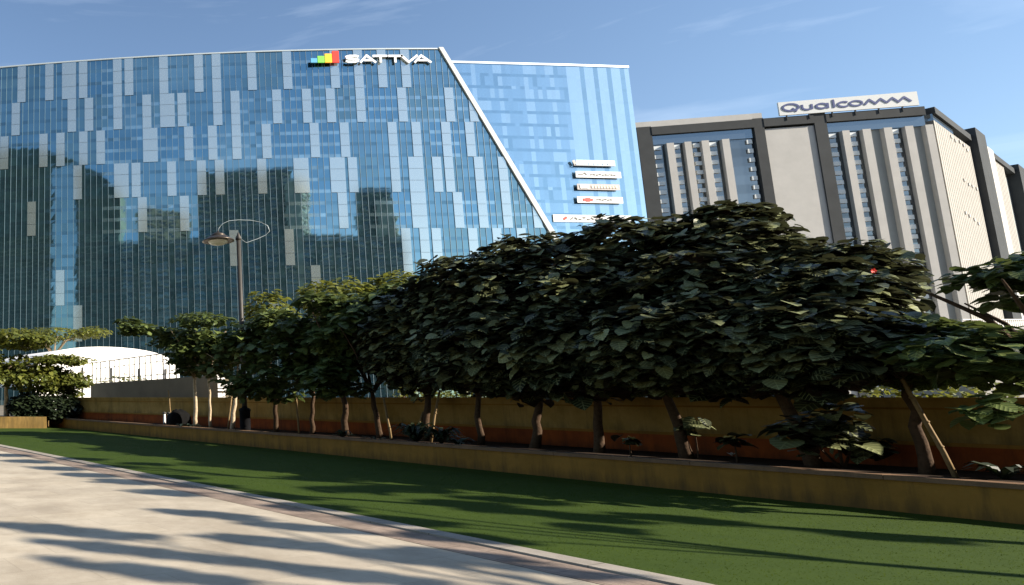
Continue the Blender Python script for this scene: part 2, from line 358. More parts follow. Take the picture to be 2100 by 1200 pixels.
# ------------------------------------------------------------------ ground, plaza, lawn
Z = np.array([0, 0, 1.0])
D = np.array([-.405, .9143, 0]); D /= np.linalg.norm(D); NV = np.array([D[1], -D[0], 0])   # along the planter / towards the wall
def st(t, s, z=0): return D*t+NV*s+np.array([0, 0, z])
def strip(mb, t0, t1, s0, s1, z, mi=0): mb.quad([st(t0, s0, z), st(t0, s1, z), st(t1, s1, z), st(t1, s0, z)], mi)
S_LAWN0, S_LAWN1 = 7.78, 15.14
b = MB(); b.quad([(-1500, -1500, -.03), (1500, -1500, -.03), (1500, 1500, -.03), (-1500, 1500, -.03)]); struct(b, 'ground', M['far_ground'])
b = MB(); strip(b, -40, 60, -45, 6.94, 0.0); struct(b, 'plaza', M['plaza_stone'])
b = MB(); strip(b, -40, 60, 6.96, 7.50, 0.0); struct(b, 'plaza_border', M['border_stone'])
b = MB(); strip(b, -40, 60, 6.94, 6.96, -0.006); strip(b, -40, 60, 7.50, 7.512, -0.006)
struct(b, 'paving_joint', M['joint'])
b = MB(); b.obox((0, 0, 0), D, NV, Z, (-40, 60), (7.512, S_LAWN0), (-0.05, 0.02)); struct(b, 'lawn_kerb', M['kerb_stone'])
b = MB(); strip(b, -40, 38.2, S_LAWN0, S_LAWN1, 0.012); struct(b, 'lawn', M['turf'])

n = 190000; tt = -14+46*rng.random(n)**1.25; ss = S_LAWN0+.02+(S_LAWN1-S_LAWN0-.04)*rng.random(n)
g0 = D[None]*tt[:, None]+NV[None]*ss[:, None]+np.array([0, 0, .01]); q = rng.uniform(0, 6.28, n); hg = rng.uniform(.006, .014, n); wg_ = rng.uniform(.003, .006, n)
e = np.stack([np.cos(q), np.sin(q), 0*q], 1); ln = np.stack([rng.normal(0, .012, n), rng.normal(0, .012, n), hg], 1)
V = np.stack([g0-e*wg_[:, None], g0+e*wg_[:, None], g0+ln], 1).reshape(-1, 3)
me = bpy.data.meshes.new('grass'); me.vertices.add(3*n); me.vertices.foreach_set('co', V.ravel().astype(np.float32)); me.loops.add(3*n); me.loops.foreach_set('vertex_index', np.arange(3*n, dtype=np.int32))
me.polygons.add(n); me.polygons.foreach_set('loop_start', np.arange(0, 3*n, 3, dtype=np.int32)); me.materials.append(leaf_mat('grass_blade', (0.026, 0.048, 0.002), (0.052, 0.076, 0.004), (0.035, 0.06, 0.004), .8, .45, veins=False, spec=.03)); me.update(calc_edges=True)
go = bpy.data.objects.new('grass', me); COL.objects.link(go); tag(go, 'short green turf blades covering the lawn strip', 'grass', kind='stuff')
# planter: low front wall with coping, soil bed
root = thing('planter_wall', st(0, 15.2), 'long low ochre planter wall with brown coping running along the lawn', 'wall')
b = MB(); b.obox((0, 0, 0), D, NV, Z, (-14, 37.6), (S_LAWN1, S_LAWN1+.22), (-0.05, .46)); b.build('wall_face', M['ochre_paint'], root)
b = MB()
for i in range(22):
    t0 = -14+i*2.35
    b.obox((0, 0, 0), D, NV, Z, (t0+.004, min(t0+2.346, 37.6)), (S_LAWN1-.035, S_LAWN1+.26), (.46, .525+.002*(i % 3)))
b.build('coping', M['coping'], root)
# the compound wall: near run parallel to the planter, far run bends closer
W0 = np.array([10.71, 20.83, 0]); W1 = np.array([0.05, 39.6, 0])
WD1 = D; WD2 = (W1-W0)/np.linalg.norm(W1-W0)
def wall_run(label, o, d, t0, t1):
    n = np.array([d[1], -d[0], 0])
    root = thing('compound_wall', o+d*(t0+t1)/2, label, 'wall')
    b = MB(); b.obox(o, d, n, Z, (t0, t1), (0, .2), (.9, 1.58)); b.build('upper_wall', M['cream_paint'], root)
    b = MB(); b.obox(o, d, n, Z, (t0, t1), (-.012, .2), (.2, .84)); b.build('plinth', M['orange_paint'], root)
    b = MB(); b.obox(o, d, n, Z, (t0, t1), (-.045, .2), (.84, .90)); b.obox(o, d, n, Z, (t0, t1), (-.03, .2), (1.44, 1.475)); b.build('moulding', M['ochre_paint'], root)
    b = MB(); b.obox(o, d, n, Z, (t0, t1), (-.05, .25), (1.58, 1.65)); b.build('coping', M['cream_paint'], root)
wall_run('shaded cream and orange boundary wall behind the big dark trees at right', W0, WD1, -24, 0)
wall_run('farther stretch of cream and orange boundary wall behind the street lamp at left', W0, WD2, 0.004, float(np.linalg.norm(W1-W0)))
b = MB()
b.quad([st(-14, S_LAWN1+.22, .44), W0-D*24+Z*.46, W0+Z*.46, st(9.5, S_LAWN1+.22, .44)])
b.quad([st(9.5, S_LAWN1+.22, .44), W0+Z*.46, W1+Z*.46, st(37.6, S_LAWN1+.22, .44)])
struct(b, 'planting_bed', M['soil'])
exec_later = []

# ------------------------------------------------------------------ blue glass office block
HS = 76.0
def FY(x): return 141.3+(0.00102*(x-75)**2 if x < 75 else 0.0)
def edge_x(z):                       # the slanted end of the facade
    a = atY(902, 102, 141.3); c = atY(1118, 462, 141.3)
    return a[0]+(a[2]-z)*(c[0]-a[0])/(a[2]-c[2])
CW = 1.26; X0 = -34.0; NCOL = int((atY(1400, 815, 141.3)[0]-X0)/CW)
levels = [HS-1.0]; z = HS-1.0
G_Z = [HS, 67.3]
while G_Z[-1] > 8: G_Z.append(G_Z[-1]-7.72)
floors = []                                  # (z_bottom, z_top, group)
for gi in range(len(G_Z)-1):
    n = 3; hgt = (G_Z[gi]-G_Z[gi+1])/n
    for k in range(n): floors.append((G_Z[gi]-hgt*(k+1), G_Z[gi]-hgt*k, gi))
floors.append((0.0, G_Z[-1], 99))
bl = thing('office_building', (40, 160, 0), 'tall curved blue glass office block with pale vertical glass strips and slanted end', 'building')
cw = MB(); pat = np.random.default_rng(5)
zone = {}
for (z0, z1, g) in floors:
    for c in range(NCOL):
        xa, xb = X0+c*CW, X0+(c+1)*CW
        e1, e0 = edge_x(z1), edge_x(z0)
        if xa >= e0: continue
        key = (g, (c+g*2)//7); 
        if key not in zone: zone[key] = pat.random()
        zr = zone[key]
        base = 0 if zr < .45 else (1 if zr < .75 else 2)
        band = 3 if (xa > 6 and g < 5 and zr > (.35 if g in (1, 2) else .6) and pat.random() < .8) else 4
        zs = z0+.75
        dy = pat.normal(size=4)*0.0012
        for (za, zb, mi) in ((z0, zs, band), (zs, z1, base)):
            ea, eb = edge_x(za), edge_x(zb)
            ra, rb = min(xb, ea), min(xb, eb)
            if xa >= ea: continue
            P = [(xa, FY(xa)+dy[0], za), (ra, FY(ra)+dy[1], za), (max(rb, xa), FY(max(rb, xa))+dy[2], zb), (xa, FY(xa)+dy[3], zb)]
            if rb <= xa: P = [P[0], P[1], (xa, FY(xa)+dy[3], max(za, zb-(zb-za)*.5))]
            cw.quad(P, mi)
cw.build('curtain_wall', [M['glass_blue'], M['glass_teal'], M['glass_deep'], M['glass_blind'], M['spandrel']], bl)
mu = MB()
for c in range(NCOL+1):
    x = X0+c*CW; lo, hi = 0.0, HS
    # height at which the slanted end passes this mullion
    if x > edge_x(HS):
        hi = 0.0
        for q in np.linspace(HS, 0, 400):
            if edge_x(q) > x: hi = q; break
    if hi < 1: continue
    mu.box((x-.03, x+.03), (FY(x)-.11, FY(x)-.006), (0, hi))
mu.build('mullions', M['mullion'], bl)
# pale fritted strips, read off the photo as (left, right) per band of three storeys
STR = [
 [(40,55),(95,108),(120,148),(162,177),(232,246),(260,274),(330,350),(393,410),(437,455),(500,518),(580,598),(677,695),(720,740),(771,790),(817,837)],
 [(27,42),(133,150),(174,190),(228,246),(289,305),(319,350),(365,381),(443,456),(473,490),(552,570),(615,635),(662,682),(725,746),(807,829),(906,926),(955,975)],
 [(0,15),(78,95),(117,133),(162,177),(200,218),(293,322),(380,398),(428,447),(474,490),(537,555),(632,652),(697,717),(795,815),(845,865),(910,930),(957,976)],
 [(150,165),(233,262),(275,294),(337,357),(398,418),(444,463),(525,545),(605,630),(670,703),(718,738),(800,817),(832,866),(881,902),(915,933),(977,998),(1024,1044)],
 [(55,70),(277,296),(372,390),(690,712),(836,868),(935,951),(980,1002),(1027,1047),(1092,1112)],
 [(470,485),(590,606),(826,846),(866,880),(890,906),(960,978),(1010,1030),(1060,1080)],
 [(120,134),(640,656),(830,846),(900,918),(985,1000),(1090,1108)],
 [(150,164),(560,575),(850,866),(940,956)]]
for g, rowq in enumerate(STR):
    zt, zb = G_Z[g], G_Z[g+1]
    for (ua, ub) in rowq:
        vm_ = 815-((zt+zb)/2-EYE)*FPX/141.3*0.98
        r = ray((ua+ub)/2, max(vm_, 120)); x = r[0]/r[1]*FY(r[0]/r[1]*142)
        c0 = round((x-X0)/CW-.75)
        wcol = 1.5 if ub-ua < 25 else 2.5
        xa, xb = X0+c0*CW, X0+(c0+wcol)*CW
        m_ = MB(); zz = np.linspace(zb, zt, 4)
        for k in range(3):
            dy = pat.normal(size=4)*0.001
            za, zb_ = zz[k]+.03, zz[k+1]-.03
            ra, rb = min(xb, edge_x(za)-.1), min(xb, edge_x(zb_)-.1)
            if ra <= xa or rb <= xa: continue
            m_.quad([(xa, FY(xa)-.16+dy[0], za), (ra, FY(ra)-.16+dy[1], za), (rb, FY(rb)-.16+dy[2], zb_), (xa, FY(xa)-.16+dy[3], zb_)])
        if m_.v: m_.build('pale_glass_strip', M['frit'], bl)
# body behind the glass, roof, parapet line, slanted end fin
b = MB(); xs = np.linspace(X0, edge_x(HS), 24)
poly = [(x, FY(x)+.5, HS-.4) for x in xs]+[(edge_x(HS), 185, HS-.4), (X0, 185, HS-.4)]
b.quad(poly)
b.quad([(X0, 185, 0), (X0, FY(X0)+.1, 0), (X0, FY(X0)+.1, HS), (X0, 185, HS)])
b.quad([(X0, 185, 0), (X0, 185, HS), (edge_x(HS), 185, HS), (edge_x(0), 185, 0)])
b.build('roof_and_back', M['grey_cladding'], bl)
b = MB()
for i in range(len(xs)-1):
    p, q = np.array([xs[i], FY(xs[i])-.25, HS]), np.array([xs[i+1], FY(xs[i+1])-.25, HS])
    b.quad([p, q, q+Z*.28, p+Z*.28]); b.quad([p+Z*.28, q+Z*.28, q+(0, .8, .28), p+(0, .8, .28)])
b.build('parapet', M['pale_metal'], bl)
b = MB(); et, eb = edge_x(HS+.4), edge_x(0)
b.prism([(et-.2, 140.9, HS+.4), (eb-.2, 140.9, 0), (eb+1.1, 140.9, 0), (et+.75, 140.9, HS+.4)], (0, 1, 0), 7.0)
b.build('slanted_fin', M['fin_white'], bl)

# recessed right wing
wg = thing('office_wing', (105, 160, 0), 'flat bright blue glass wing set back right of the slanted white edge', 'building')
Wp = [np.array([78.0, 146.6]), np.array([111.4, 148.4]), np.array([126.4, 149.4])]
wm = MB()
def wing_panes(p, q, cw_, mi_fun, mb, ztop):
    n = int(np.linalg.norm(q-p)/cw_); 
    nf = 26; hz = ztop/nf
    for i in range(n):
        a, c = p+(q-p)*i/n, p+(q-p)*(i+1)/n
        for k in range(nf):
            dy = pat.normal(size=4)*.001
            z0, z1 = k*hz, (k+1)*hz; zs = z0+.7
            for (za, zb, sp) in ((z0, zs, 1), (zs, z1, 0)):
                mb.quad([(a[0], a[1]+dy[0], za), (c[0], c[1]+dy[1], za), (c[0], c[1]+dy[2], zb), (a[0], a[1]+dy[3], zb)], mi_fun(i, k, sp))
wing_panes(Wp[0], Wp[1], 1.0, lambda i, k, sp: 2 if (sp and pat.random() < .8) else (1 if (pat.random() < .16 or i % 6 == 5) else (2 if pat.random() < .06 else 0)), wm, HS-.2)
wing_panes(Wp[1], Wp[2], 1.07, lambda i, k, sp: 2 if i % 3 == 0 and i > 0 else 1, wm, HS-.2)
wm.build('curtain_wall', [M['wing_blue'], M['wing_pale'], M['wing_line']], wg)
b = MB()
for (p, q) in ((Wp[0], Wp[1]), (Wp[1], Wp[2])):
    b.quad([(p[0], p[1]-.2, HS-.2), (q[0], q[1]-.2, HS-.2), (q[0], q[1]-.2, HS+.25), (p[0], p[1]-.2, HS+.25)])
    b.quad([(p[0], p[1]-.2, HS+.25), (q[0], q[1]-.2, HS+.25), (q[0], q[1]+.6, HS+.25), (p[0], p[1]+.6, HS+.25)])
b.build('parapet', M['pale_metal'], wg)
b = MB(); p, q = Wp[0], Wp[2]
b.quad([(q[0], q[1], 0), (q[0]+1, 185, 0), (q[0]+1, 185, HS), (q[0], q[1], HS)])
b.quad([(p[0], p[1]+.3, HS-.3), (Wp[1][0], Wp[1][1]+.3, HS-.3), (q[0], q[1]+.3, HS-.3), (q[0]+1, 185, HS-.3), (p[0], 185, HS-.3)])
b.quad([(p[0], 185, 0), (p[0], 185, HS-.3), (q[0]+1, 185, HS-.3), (q[0]+1, 185, 0)])
b.build('roof_and_side', M['wing_pale'], wg)

# lettering on the curved block
YS = 140.95
def pl(u, v, Y): return atY(u, v, Y)
px = float(np.linalg.norm(pl(801, 120, YS)-pl(800, 120, YS)))          # metres per photo pixel here
sg = thing('rooftop_sign', pl(760, 130, YS), 'white SATTVA lettering with four coloured bars on top of the curved glass block', 'sign')
for (ua, ub, vt, nm) in ((637, 650, 120, 'sign_blue'), (651, 665, 115, 'sign_green'), (666, 680.5, 110, 'sign_yellow'), (681.5, 695, 104, 'sign_red')):
    p = pl(ua, 129.5, YS); h = (129.5-vt)*px
    b = MB(); b.obox(p, (1, 0, 0), (0, 1, 0), Z, (0, (ub-ua)*px), (-.25, .1), (0, h)); b.build('colour_bar', M[nm], sg)
o = pl(708, 129.5, YS); hh = 16.5*px; lw = 4.2*px
def letter(strokes, x0, wd, name='letter'):
    b = MB()
    for k, s_ in enumerate(strokes):
        b.ribbon([((x0+a*wd)*px, c*hh) for a, c in s_], lw, o+np.array([0, -.004*k, 0]), (1, 0, 0), Z, (0, -1, 0), .3)
    b.build(name, M['letter_white'], sg)
S_ = [[(.96, .80), (.8, .88), (.3, .88), (.08, .76), (.12, .60), (.35, .52), (.7, .46), (.92, .36), (.9, .2), (.7, .1), (.2, .1), (.02, .2)]]
A_ = [[(0, 0), (.44, .98)], [(.40, .98), (1, 0)], [(.24, .3), (.78, .3)]]
T_ = [[(0, .88), (1, .88)], [(.5, .9), (.5, 0)]]
V_ = [[(0, .98), (.46, .02)], [(.42, .02), (1, .98)]]
letter(S_, 0, 28); letter(A_, 30, 32); letter(T_, 56, 32); letter(T_, 86, 32); letter(V_, 114, 34); letter(A_, 141, 34)

# tenant signs on the wing
YW = 147.9
def small_sign(u0, v0, u1, v1, m_, label, marks):
    p = pl(u0, v1, YW); q = pl(u1, v0, YW); wd, ht = q[0]-p[0], q[2]-p[2]
    r = thing('tenant_sign', p, label, 'sign', 'tenant signs on the glass wing')
    b = MB(); b.obox(p, (1, 0.06, 0), (0, 1, 0), Z, (0, wd), (-.08, 0), (0, ht)); b.build('sign_board', M[m_], r)
    for (kind, mm, pts, wdt) in marks:
        b = MB(); b.ribbon([(a*wd, c*ht) for a, c in pts], wdt*ht, p+np.array([0, -.12, 0]), (1, 0.06, 0), Z, (0, -1, 0), .05); b.build(kind, M[mm], r)
def dashes(a, c, n, y, sk=0.10):
    st_ = (c-a)/n
    return [('letter_mark', 'letter_grey', [(a+i*st_, y+(sk if i % 2 else -sk)), (a+i*st_+st_*.62, y+(-sk if i % 3 else sk))], .16) for i in range(n)]
small_sign(1182, 328, 1264, 340, 'sign_pale_blue', 'pale blue sign board, topmost of the stacked signs on the glass wing', [('underline', 'letter_grey', [(-.08, .03), (.98, .03)], .12), ('emblem', 'sign_grey', [(-.08, .9), (-.03, .2)], .5)]+[('letter_mark', 'sign_white', [(.2+i*.12, .3), (.26+i*.12, .75)], .2) for i in range(6)])
small_sign(1181, 351, 1277, 364, 'sign_white', 'cream white sign board with thin grey zigzag line, second from top', [('emblem', 'letter_grey', [(.06, .45), (.14, .45), (.19, .75), (.24, .45)], .12)]+dashes(.32, .9, 9, .48, .05))
small_sign(1184, 377, 1274, 389, 'sign_grey', 'dark grey sign board with white oval at its left end', [('oval', 'sign_white', [(.06, .5), (.10, .56), (.22, .56), (.27, .5)], .72)]+[('letter_mark', 'sign_cream', [(.33+i*.07, .5), (.38+i*.07, .52)], .45) for i in range(9)])
small_sign(1184, 403, 1281, 416, 'sign_white', 'white sign board with red diamond emblem on the glass wing', [('emblem', 'sign_red', [(.13, .5), (.19, .5)], .35), ('emblem', 'sign_red', [(.19, .5), (.22, .5), (.28, .5)], .55), ('emblem', 'sign_red', [(.28, .5), (.34, .5)], .3)]+dashes(.42, .78, 6, .55, .05))
small_sign(1135, 440, 1302, 455, 'sign_white', 'longest white sign board just above the dark tree crown', [('emblem', 'sign_red', [(.13, .35), (.17, .65)], .3)]+dashes(.22, .95, 14, .5, .12))

# ------------------------------------------------------------------ concrete tower
HQ = 69.6
QL, QC, QE = np.array([144.5, 170.5, 0]), np.array([202.6, 156.75, 0]), np.array([285.6, 204.1, 0])  # pixel-fitted corners and height, scaled up about the camera to stand farther back
qa = (QC-QL)/np.linalg.norm(QC-QL); qn = np.array([qa[1], -qa[0], 0])       # outwards of the front
qs = (QE-QC)/np.linalg.norm(QE-QC); qm = np.array([qs[1], -qs[0], 0])
def on_line(u, v, O, d):
    r = ray(u, v); k = r[0]/r[1]                      # X = k Y
    return (k*O[1]-O[0])/(d[0]-k*d[1])
fr = lambda u, v=300: on_line(u, v, QL, qa)
sd = lambda u, v=320: on_line(u, v, QC, qs)
LF_ = float(np.linalg.norm(QC-QL)); LS_ = float(np.linalg.norm(QE-QC))
tw = thing('concrete_tower', (QL+QC)/2, 'pale concrete office tower with dark piers and narrow window strips', 'building')
b = MB()
back = QL+np.array([45, 85, 0])
foot = [QL-qn*.9, QC-qn*.9-qs*0, QE-qm*.9, QE+np.array([-30, 45, 0]), back]
b.prism([p+Z*0 for p in foot[::-1]], (0, 0, 1), HQ-.3); b.build('core', M['grey_cladding'], tw)
def front_box(mb, u0, u1, z0, z1, d0, d1, v=300):
    mb.obox(QL, qa, qn, Z, (fr(u0, v), fr(u1, v)), (d0, d1), (z0, z1))
for (ua, ub) in ((1306, 1336), (1547, 1568), (1672, 1697)):
    b = MB(); front_box(b, ua, ub, 0, HQ+(.6 if ua > 1600 else .2), -1.2, .85); b.build('dark_pier', M['dark_cladding'], tw)
for (ua, ub) in ((1336, 1547), (1568, 1672), (1697, 1903)):
    b = MB(); front_box(b, ua, ub, HQ-2.1, HQ, -1.1, .95); b.build('roof_beam', M['dark_cladding'], tw)
b = MB()
b.obox(QC, qs, qm, Z, (.6, sd(1990)), (-1, .75), (HQ-1.65, HQ-.02)); b.build('roof_beam', M['dark_cladding'], tw); b = MB()
b.obox(QC, qs, qm, Z, (sd(2024), LS_), (-1, .75), (HQ-1.65, HQ-.02)); b.build('roof_beam', M['dark_cladding'], tw)
for (ua, ub) in ((1336, 1547), (1697, 1903)):
    b = MB(); front_box(b, ua, ub, HQ-4.6, HQ-2.1, -1.0, .35); b.build('glass_band', M['band_glass'], tw)
b = MB(); b.obox(QC, qs, qm, Z, (.3, sd(1960)), (-1, .28), (HQ-3.25, HQ-1.65)); b.build('glass_band', M['band_glass'], tw)
b = MB(); front_box(b, 1568, 1672, 0, HQ-2.6, -1.0, .5); b.build('blank_panel', M['concrete'], tw)
for (ua, ub) in ((1362, 1377), (1399, 1413), (1434, 1449), (1476, 1491), (1724, 1739), (1766, 1783), (1810, 1827), (1854, 1871), (1896, 1912)):
    b = MB(); front_box(b, ua, ub, 0, HQ-4.6, -1.0, 1.1); b.build('concrete_fin', M['concrete'], tw)
pitch = 2.32
for (ua, ub, blocks) in ((1336, 1362, 1), (1377, 1399, 1), (1413, 1434, 1), (1449, 1476, 1), (1491, 1530, 0), (1530, 1547, 1), (1697, 1724, 1), (1739, 1766, 1), (1827, 1854, 1)):
    b = MB(); x0_, x1_ = fr(ua), fr(ub); k = 0; zt = HQ-4.6
    while zt-(k+1)*pitch > 0:
        dd = random.uniform(-.01, .01)
        q0, q1 = QL+qa*x0_+qn*(.05+dd), QL+qa*x1_+qn*(.05-dd); za, zb = zt-(k+1)*pitch, zt-k*pitch
        b.quad([q0+Z*za, q1+Z*za, q1+Z*zb, q0+Z*zb]); k += 1
    if blocks:
        side = random.choice((0, 1)); x0b = x0_ if side == 0 else x0_+(x1_-x0_)*.3
        for j in range(k):
            b.obox(QL, qa, qn, Z, (x0b+.05, x0b+(x1_-x0_)*.66), (.06, .45), (zt-j*pitch-1.42, zt-j*pitch-.42), 1)
    b.build('window_strip', [M['window_glass'], M['sill_white']], tw)
for (ua, ub) in ((1783, 1810), (1871, 1896)):
    b = MB(); front_box(b, ua, ub, 0, HQ-4.6, -1.0, -.1); b.build('recess_panel', M['grey_cladding'], tw)
# ribbed side
def ribs(l0, l1, z1, off, name):
    b = MB(); n = int((l1-l0)/1.9); stp = (l1-l0)/n
    for i in range(n): b.obox(QC, qs, qm, Z, (l0+i*stp, l0+(i+.8)*stp), (-1, off), (0, z1))
    b.obox(QC, qs, qm, Z, (l0, l1), (-1.2, off-.10), (0, z1-.03)); b.build(name, M['rib_concrete'], tw)
ribs(.3, sd(1990), HQ-3.25, .3, 'ribbed_side'); ribs(sd(2024), sd(2066, 400), HQ-1.5, .35, 'ribbed_side')
b = MB(); b.obox(QC, qs, qm, Z, (sd(2008), sd(2024)), (-1, 1.2), (0, HQ-.4)); b.build('pale_strip', M['concrete'], tw)
for (ua, ub, hh_) in ((1990, 2008, 1.8), (2066, 2084, 1.2)):
    b = MB(); b.obox(QC, qs, qm, Z, (sd(ua), sd(ub)), (-1.2, 1.6), (0, HQ+hh_)); b.build('dark_pier', M['dark_cladding'], tw)
ACS = []
for (ub, vb, n) in ((1945, 285, 5), (1972, 372, 4), (1974, 440, 4)):
    for i in range(n):
        u, v = ub+i*8.5+random.uniform(-2, 2), vb+i*6+random.uniform(-4, 4)
        l = sd(u, v); p = QC+qs*l; Yp = p[1]; zc = atY(u, v, Yp)[2]
        b = MB(); b.obox(p, qs, qm, Z, (0, 1.0), (.3, .5), (zc, zc+.7)); b.obox(p, qs, qm, Z, (.1, .9), (.3, .4), (zc-.12, zc-.02)); b.build('air_conditioner', M['concrete'], tw)
b = MB(); front_box(b, 1310, 1585, HQ-.3, HQ+2.5, -7, -2); b.build('roof_screen', M['concrete'], tw)
# podium with balustrade at the right
pd = thing('terrace_podium', atY(2050, 720, 100), 'pale ribbed terrace block with white balustrade at the foot of the tower', 'building')
p0, p1 = atY(1975, 655, 104), atY(2230, 655, 104)
b = MB(); b.box((p0[0], p1[0]), (104, 116), (0, p0[2]-1.2)); b.build('terrace_wall', M['rib_concrete'], pd)
b = MB()
for i in range(60): b.box((p0[0]+i*.31, p0[0]+i*.31+.14), (104.1, 104.25), (p0[2]-1.2, p0[2]-.1))
b.box((p0[0], p0[0]+18.6), (104.03, 104.32), (p0[2]-.1, p0[2]+.05)); b.build('balustrade', M['white_paint'], pd)
# rooftop name board
qb0, qb1 = fr(1588, 215), fr(1872, 200)
bd = thing('rooftop_sign', QL+qa*qb0+Z*HQ, 'white rooftop board reading Qualcomm in navy letters on the concrete tower', 'sign')
LB = qb1-qb0; OB = QL+qa*qb0+qn*1.2+Z*(HQ+.3); HB = 3.4
b = MB(); b.obox(OB, qa, qn, Z, (0, LB), (-.4, 0), (0, HB)); b.build('sign_board', M['sign_white'], bd)
b = MB()
for i in range(6): b.obox(OB, qa, qn, Z, (LB*(i+.3)/6, LB*(i+.3)/6+.2), (-.35, -.1), (-1.2, 0))
b.build('support_frame', M['dark_cladding'], bd)
def arc(cx, cy, rx, ry, a0, a1, n=14): return [(cx+rx*math.cos(R(a0+(a1-a0)*i/n)), cy+ry*math.sin(R(a0+(a1-a0)*i/n))) for i in range(n+1)]
# letters in units: x 0..1 along board, y 0..1 up the board
LET = [
 [arc(.087, .49, .058, .30, 0, 360, 22), [(.098, .40), (.128, .10)]],
 [[(.172, .64)]+arc(.207, .38, .035, .19, 180, 360, 10)+[(.242, .64)], [(.242, .64), (.242, .20)]],
 [arc(.315, .41, .040, .21, 0, 360, 18), [(.358, .64), (.358, .18)]],
 [[(.402, .88), (.402, .18)]],
 [arc(.475, .41, .042, .21, 50, 310, 16)],
 [arc(.562, .41, .044, .21, 0, 360, 18)],
 [[(.622, .22), (.660, .62), (.700, .26), (.740, .62), (.780, .26)]],
 [[(.780, .26), (.822, .62), (.862, .26), (.905, .62), (.950, .22)]]]
for strokes in LET:
    b = MB()
    for k, s_ in enumerate(strokes):
        b.ribbon([(x*LB, (.13+.85*y)*HB) for x, y in s_], .42, OB+qn*(.02+.004*k), qa, Z, qn, .08)
    b.build('letter', M['letter_navy'], bd)

# ------------------------------------------------------------------ towers behind the photographer, seen mirrored in the glass
def mirror_point(u, v, Yb):
    """where the photo pixel's view ray lands on the plane Y = Yb after one bounce off the curved glass"""
    r = ray(u, v); lo, hi = 100., 200.
    for _ in range(40):
        m_ = (lo+hi)/2; x = r[0]/r[1]*m_
        if m_ < FY(x): lo = m_
        else: hi = m_
    Y = lo; x = r[0]/r[1]*Y; z_ = EYE+r[2]/r[1]*Y
    n = np.array([0.00204*(x-75) if x < 75 else 0., -1., 0]); n /= np.linalg.norm(n)
    d = r/np.linalg.norm(r); d = d-2*(d @ n)*n
    k = (Yb-Y)/d[1]
    return np.array([x+d[0]*k, Yb, z_+d[2]*k])
mat('mirror_tower_dark', (0.17, 0.21, 0.17), 0.5, var=0.5, scale=0.12)
mat('mirror_tower_stone', (0.52, 0.49, 0.38), 0.7, var=0.3, scale=0.15)
mat('mirror_tower_slab', (0.58, 0.54, 0.42), 0.7, var=0.2, scale=0.2)
glass_mat('mirror_tower_glass', (0.85, 0.95, 1.0), 0.08, (0.35, 0.5, 0.6), 0.3, 0.3)
def block(u0, u1, vt, Yb, depth, label, m_='mirror_tower_stone', slab=3.4, bays=6, z0=0.0, turn=0.0):
    a, c = mirror_point(u0, vt, Yb), mirror_point(u1, vt, Yb)
    xa, xb = sorted((a[0], c[0])); zt = (a[2]+c[2])/2
    r = thing('apartment_block', ((xa+xb)/2, Yb, 0), label, 'building')
    b = MB(); b.box((xa, xb), (Yb-depth, Yb), (z0, zt)); b.build('wall', M[m_], r)
    b = MB(); zf = z0+slab
    while zf < zt-.5:
        for k in range(bays):
            if random.random() < .78:
                wx = (xb-xa)/bays; x0_ = xa+k*wx
                b.box((x0_+wx*.12, x0_+wx*.85), (Yb+.01, Yb+random.choice((.5, 1.2))), (zf-.25, zf+.8))
        zf += slab
    b.build('balcony', M['mirror_tower_slab'], r)
    b = MB(); zf = z0+slab
    while zf < zt-2:
        for k in range(bays):
            wx = (xb-xa)/bays; x0_ = xa+k*wx
            b.quad([(x0_+wx*.2, Yb+.02, zf+.9), (x0_+wx*.75, Yb+.02, zf+.9), (x0_+wx*.75, Yb+.02, zf+2.6), (x0_+wx*.2, Yb+.02, zf+2.6)])
        zf += slab
    b.build('window', M['window_glass'], r)
    r.rotation_euler.z = -R(turn)
    return r, xa, xb, zt
block(405, 600, 350, -165, 18, 'dark stepped apartment block mirrored in the middle of the blue facade', 'mirror_tower_dark', bays=7)
block(598, 650, 372, -159, 14, 'narrow pale tower mirrored beside the dark stepped block in the facade', 'mirror_tower_stone', bays=3, turn=58)
block(738, 800, 385, -167, 16, 'slim dark tower mirrored right of the lamp post in the facade', 'mirror_tower_dark', bays=3)
block(790, 824, 412, -161, 14, 'lower pale tower mirrored at the right end of the dark reflections', 'mirror_tower_stone', bays=2, turn=58)
block(290, 396, 432, -170, 16, 'low pale stone block mirrored left of the lamp post in the facade', 'mirror_tower_stone', bays=4, turn=34)
block(246, 830, 490, -153, 10, 'long dark base block mirrored low across the facade', 'mirror_tower_dark', bays=16)
# round topped tower with a bright glass stripe
a, c = mirror_point(-60, 320, -170), mirror_point(246, 320, -170)
xa, xb = sorted((a[0], c[0]))
rt = thing('round_tower', ((xa+xb)/2, -170, 0), 'dark round topped tower with bright glass stripe mirrored at the left of the facade', 'building')
TOP = [(-60, 325), (0, 306), (60, 303), (110, 312), (160, 333), (215, 362), (246, 392)]
pts = [mirror_point(u, v, -170) for u, v in TOP]
b = MB(); b.prism([(p[0], -170, p[2]) for p in pts]+[(pts[-1][0], -170, 0), (pts[0][0], -170, 0)], (0, -1, 0), 22); b.build('wall', M['mirror_tower_dark'], rt)
a, c = mirror_point(108, 345, -169.5), mirror_point(156, 345, -169.5); zt = a[2]; x0_, x1_ = sorted((a[0], c[0]))
b = MB(); b.box((x0_, x1_), (-169.98, -169.2), (0, zt)); b.build('glass_stripe', M['mirror_tower_glass'], rt)
b = MB()
for k in range(34):
    b.box((xa+1, xb-1), (-169.99, -169.6), (3.4*k+2.6, 3.4*k+3.0))
b.build('floor_slab', M['mirror_tower_slab'], rt)

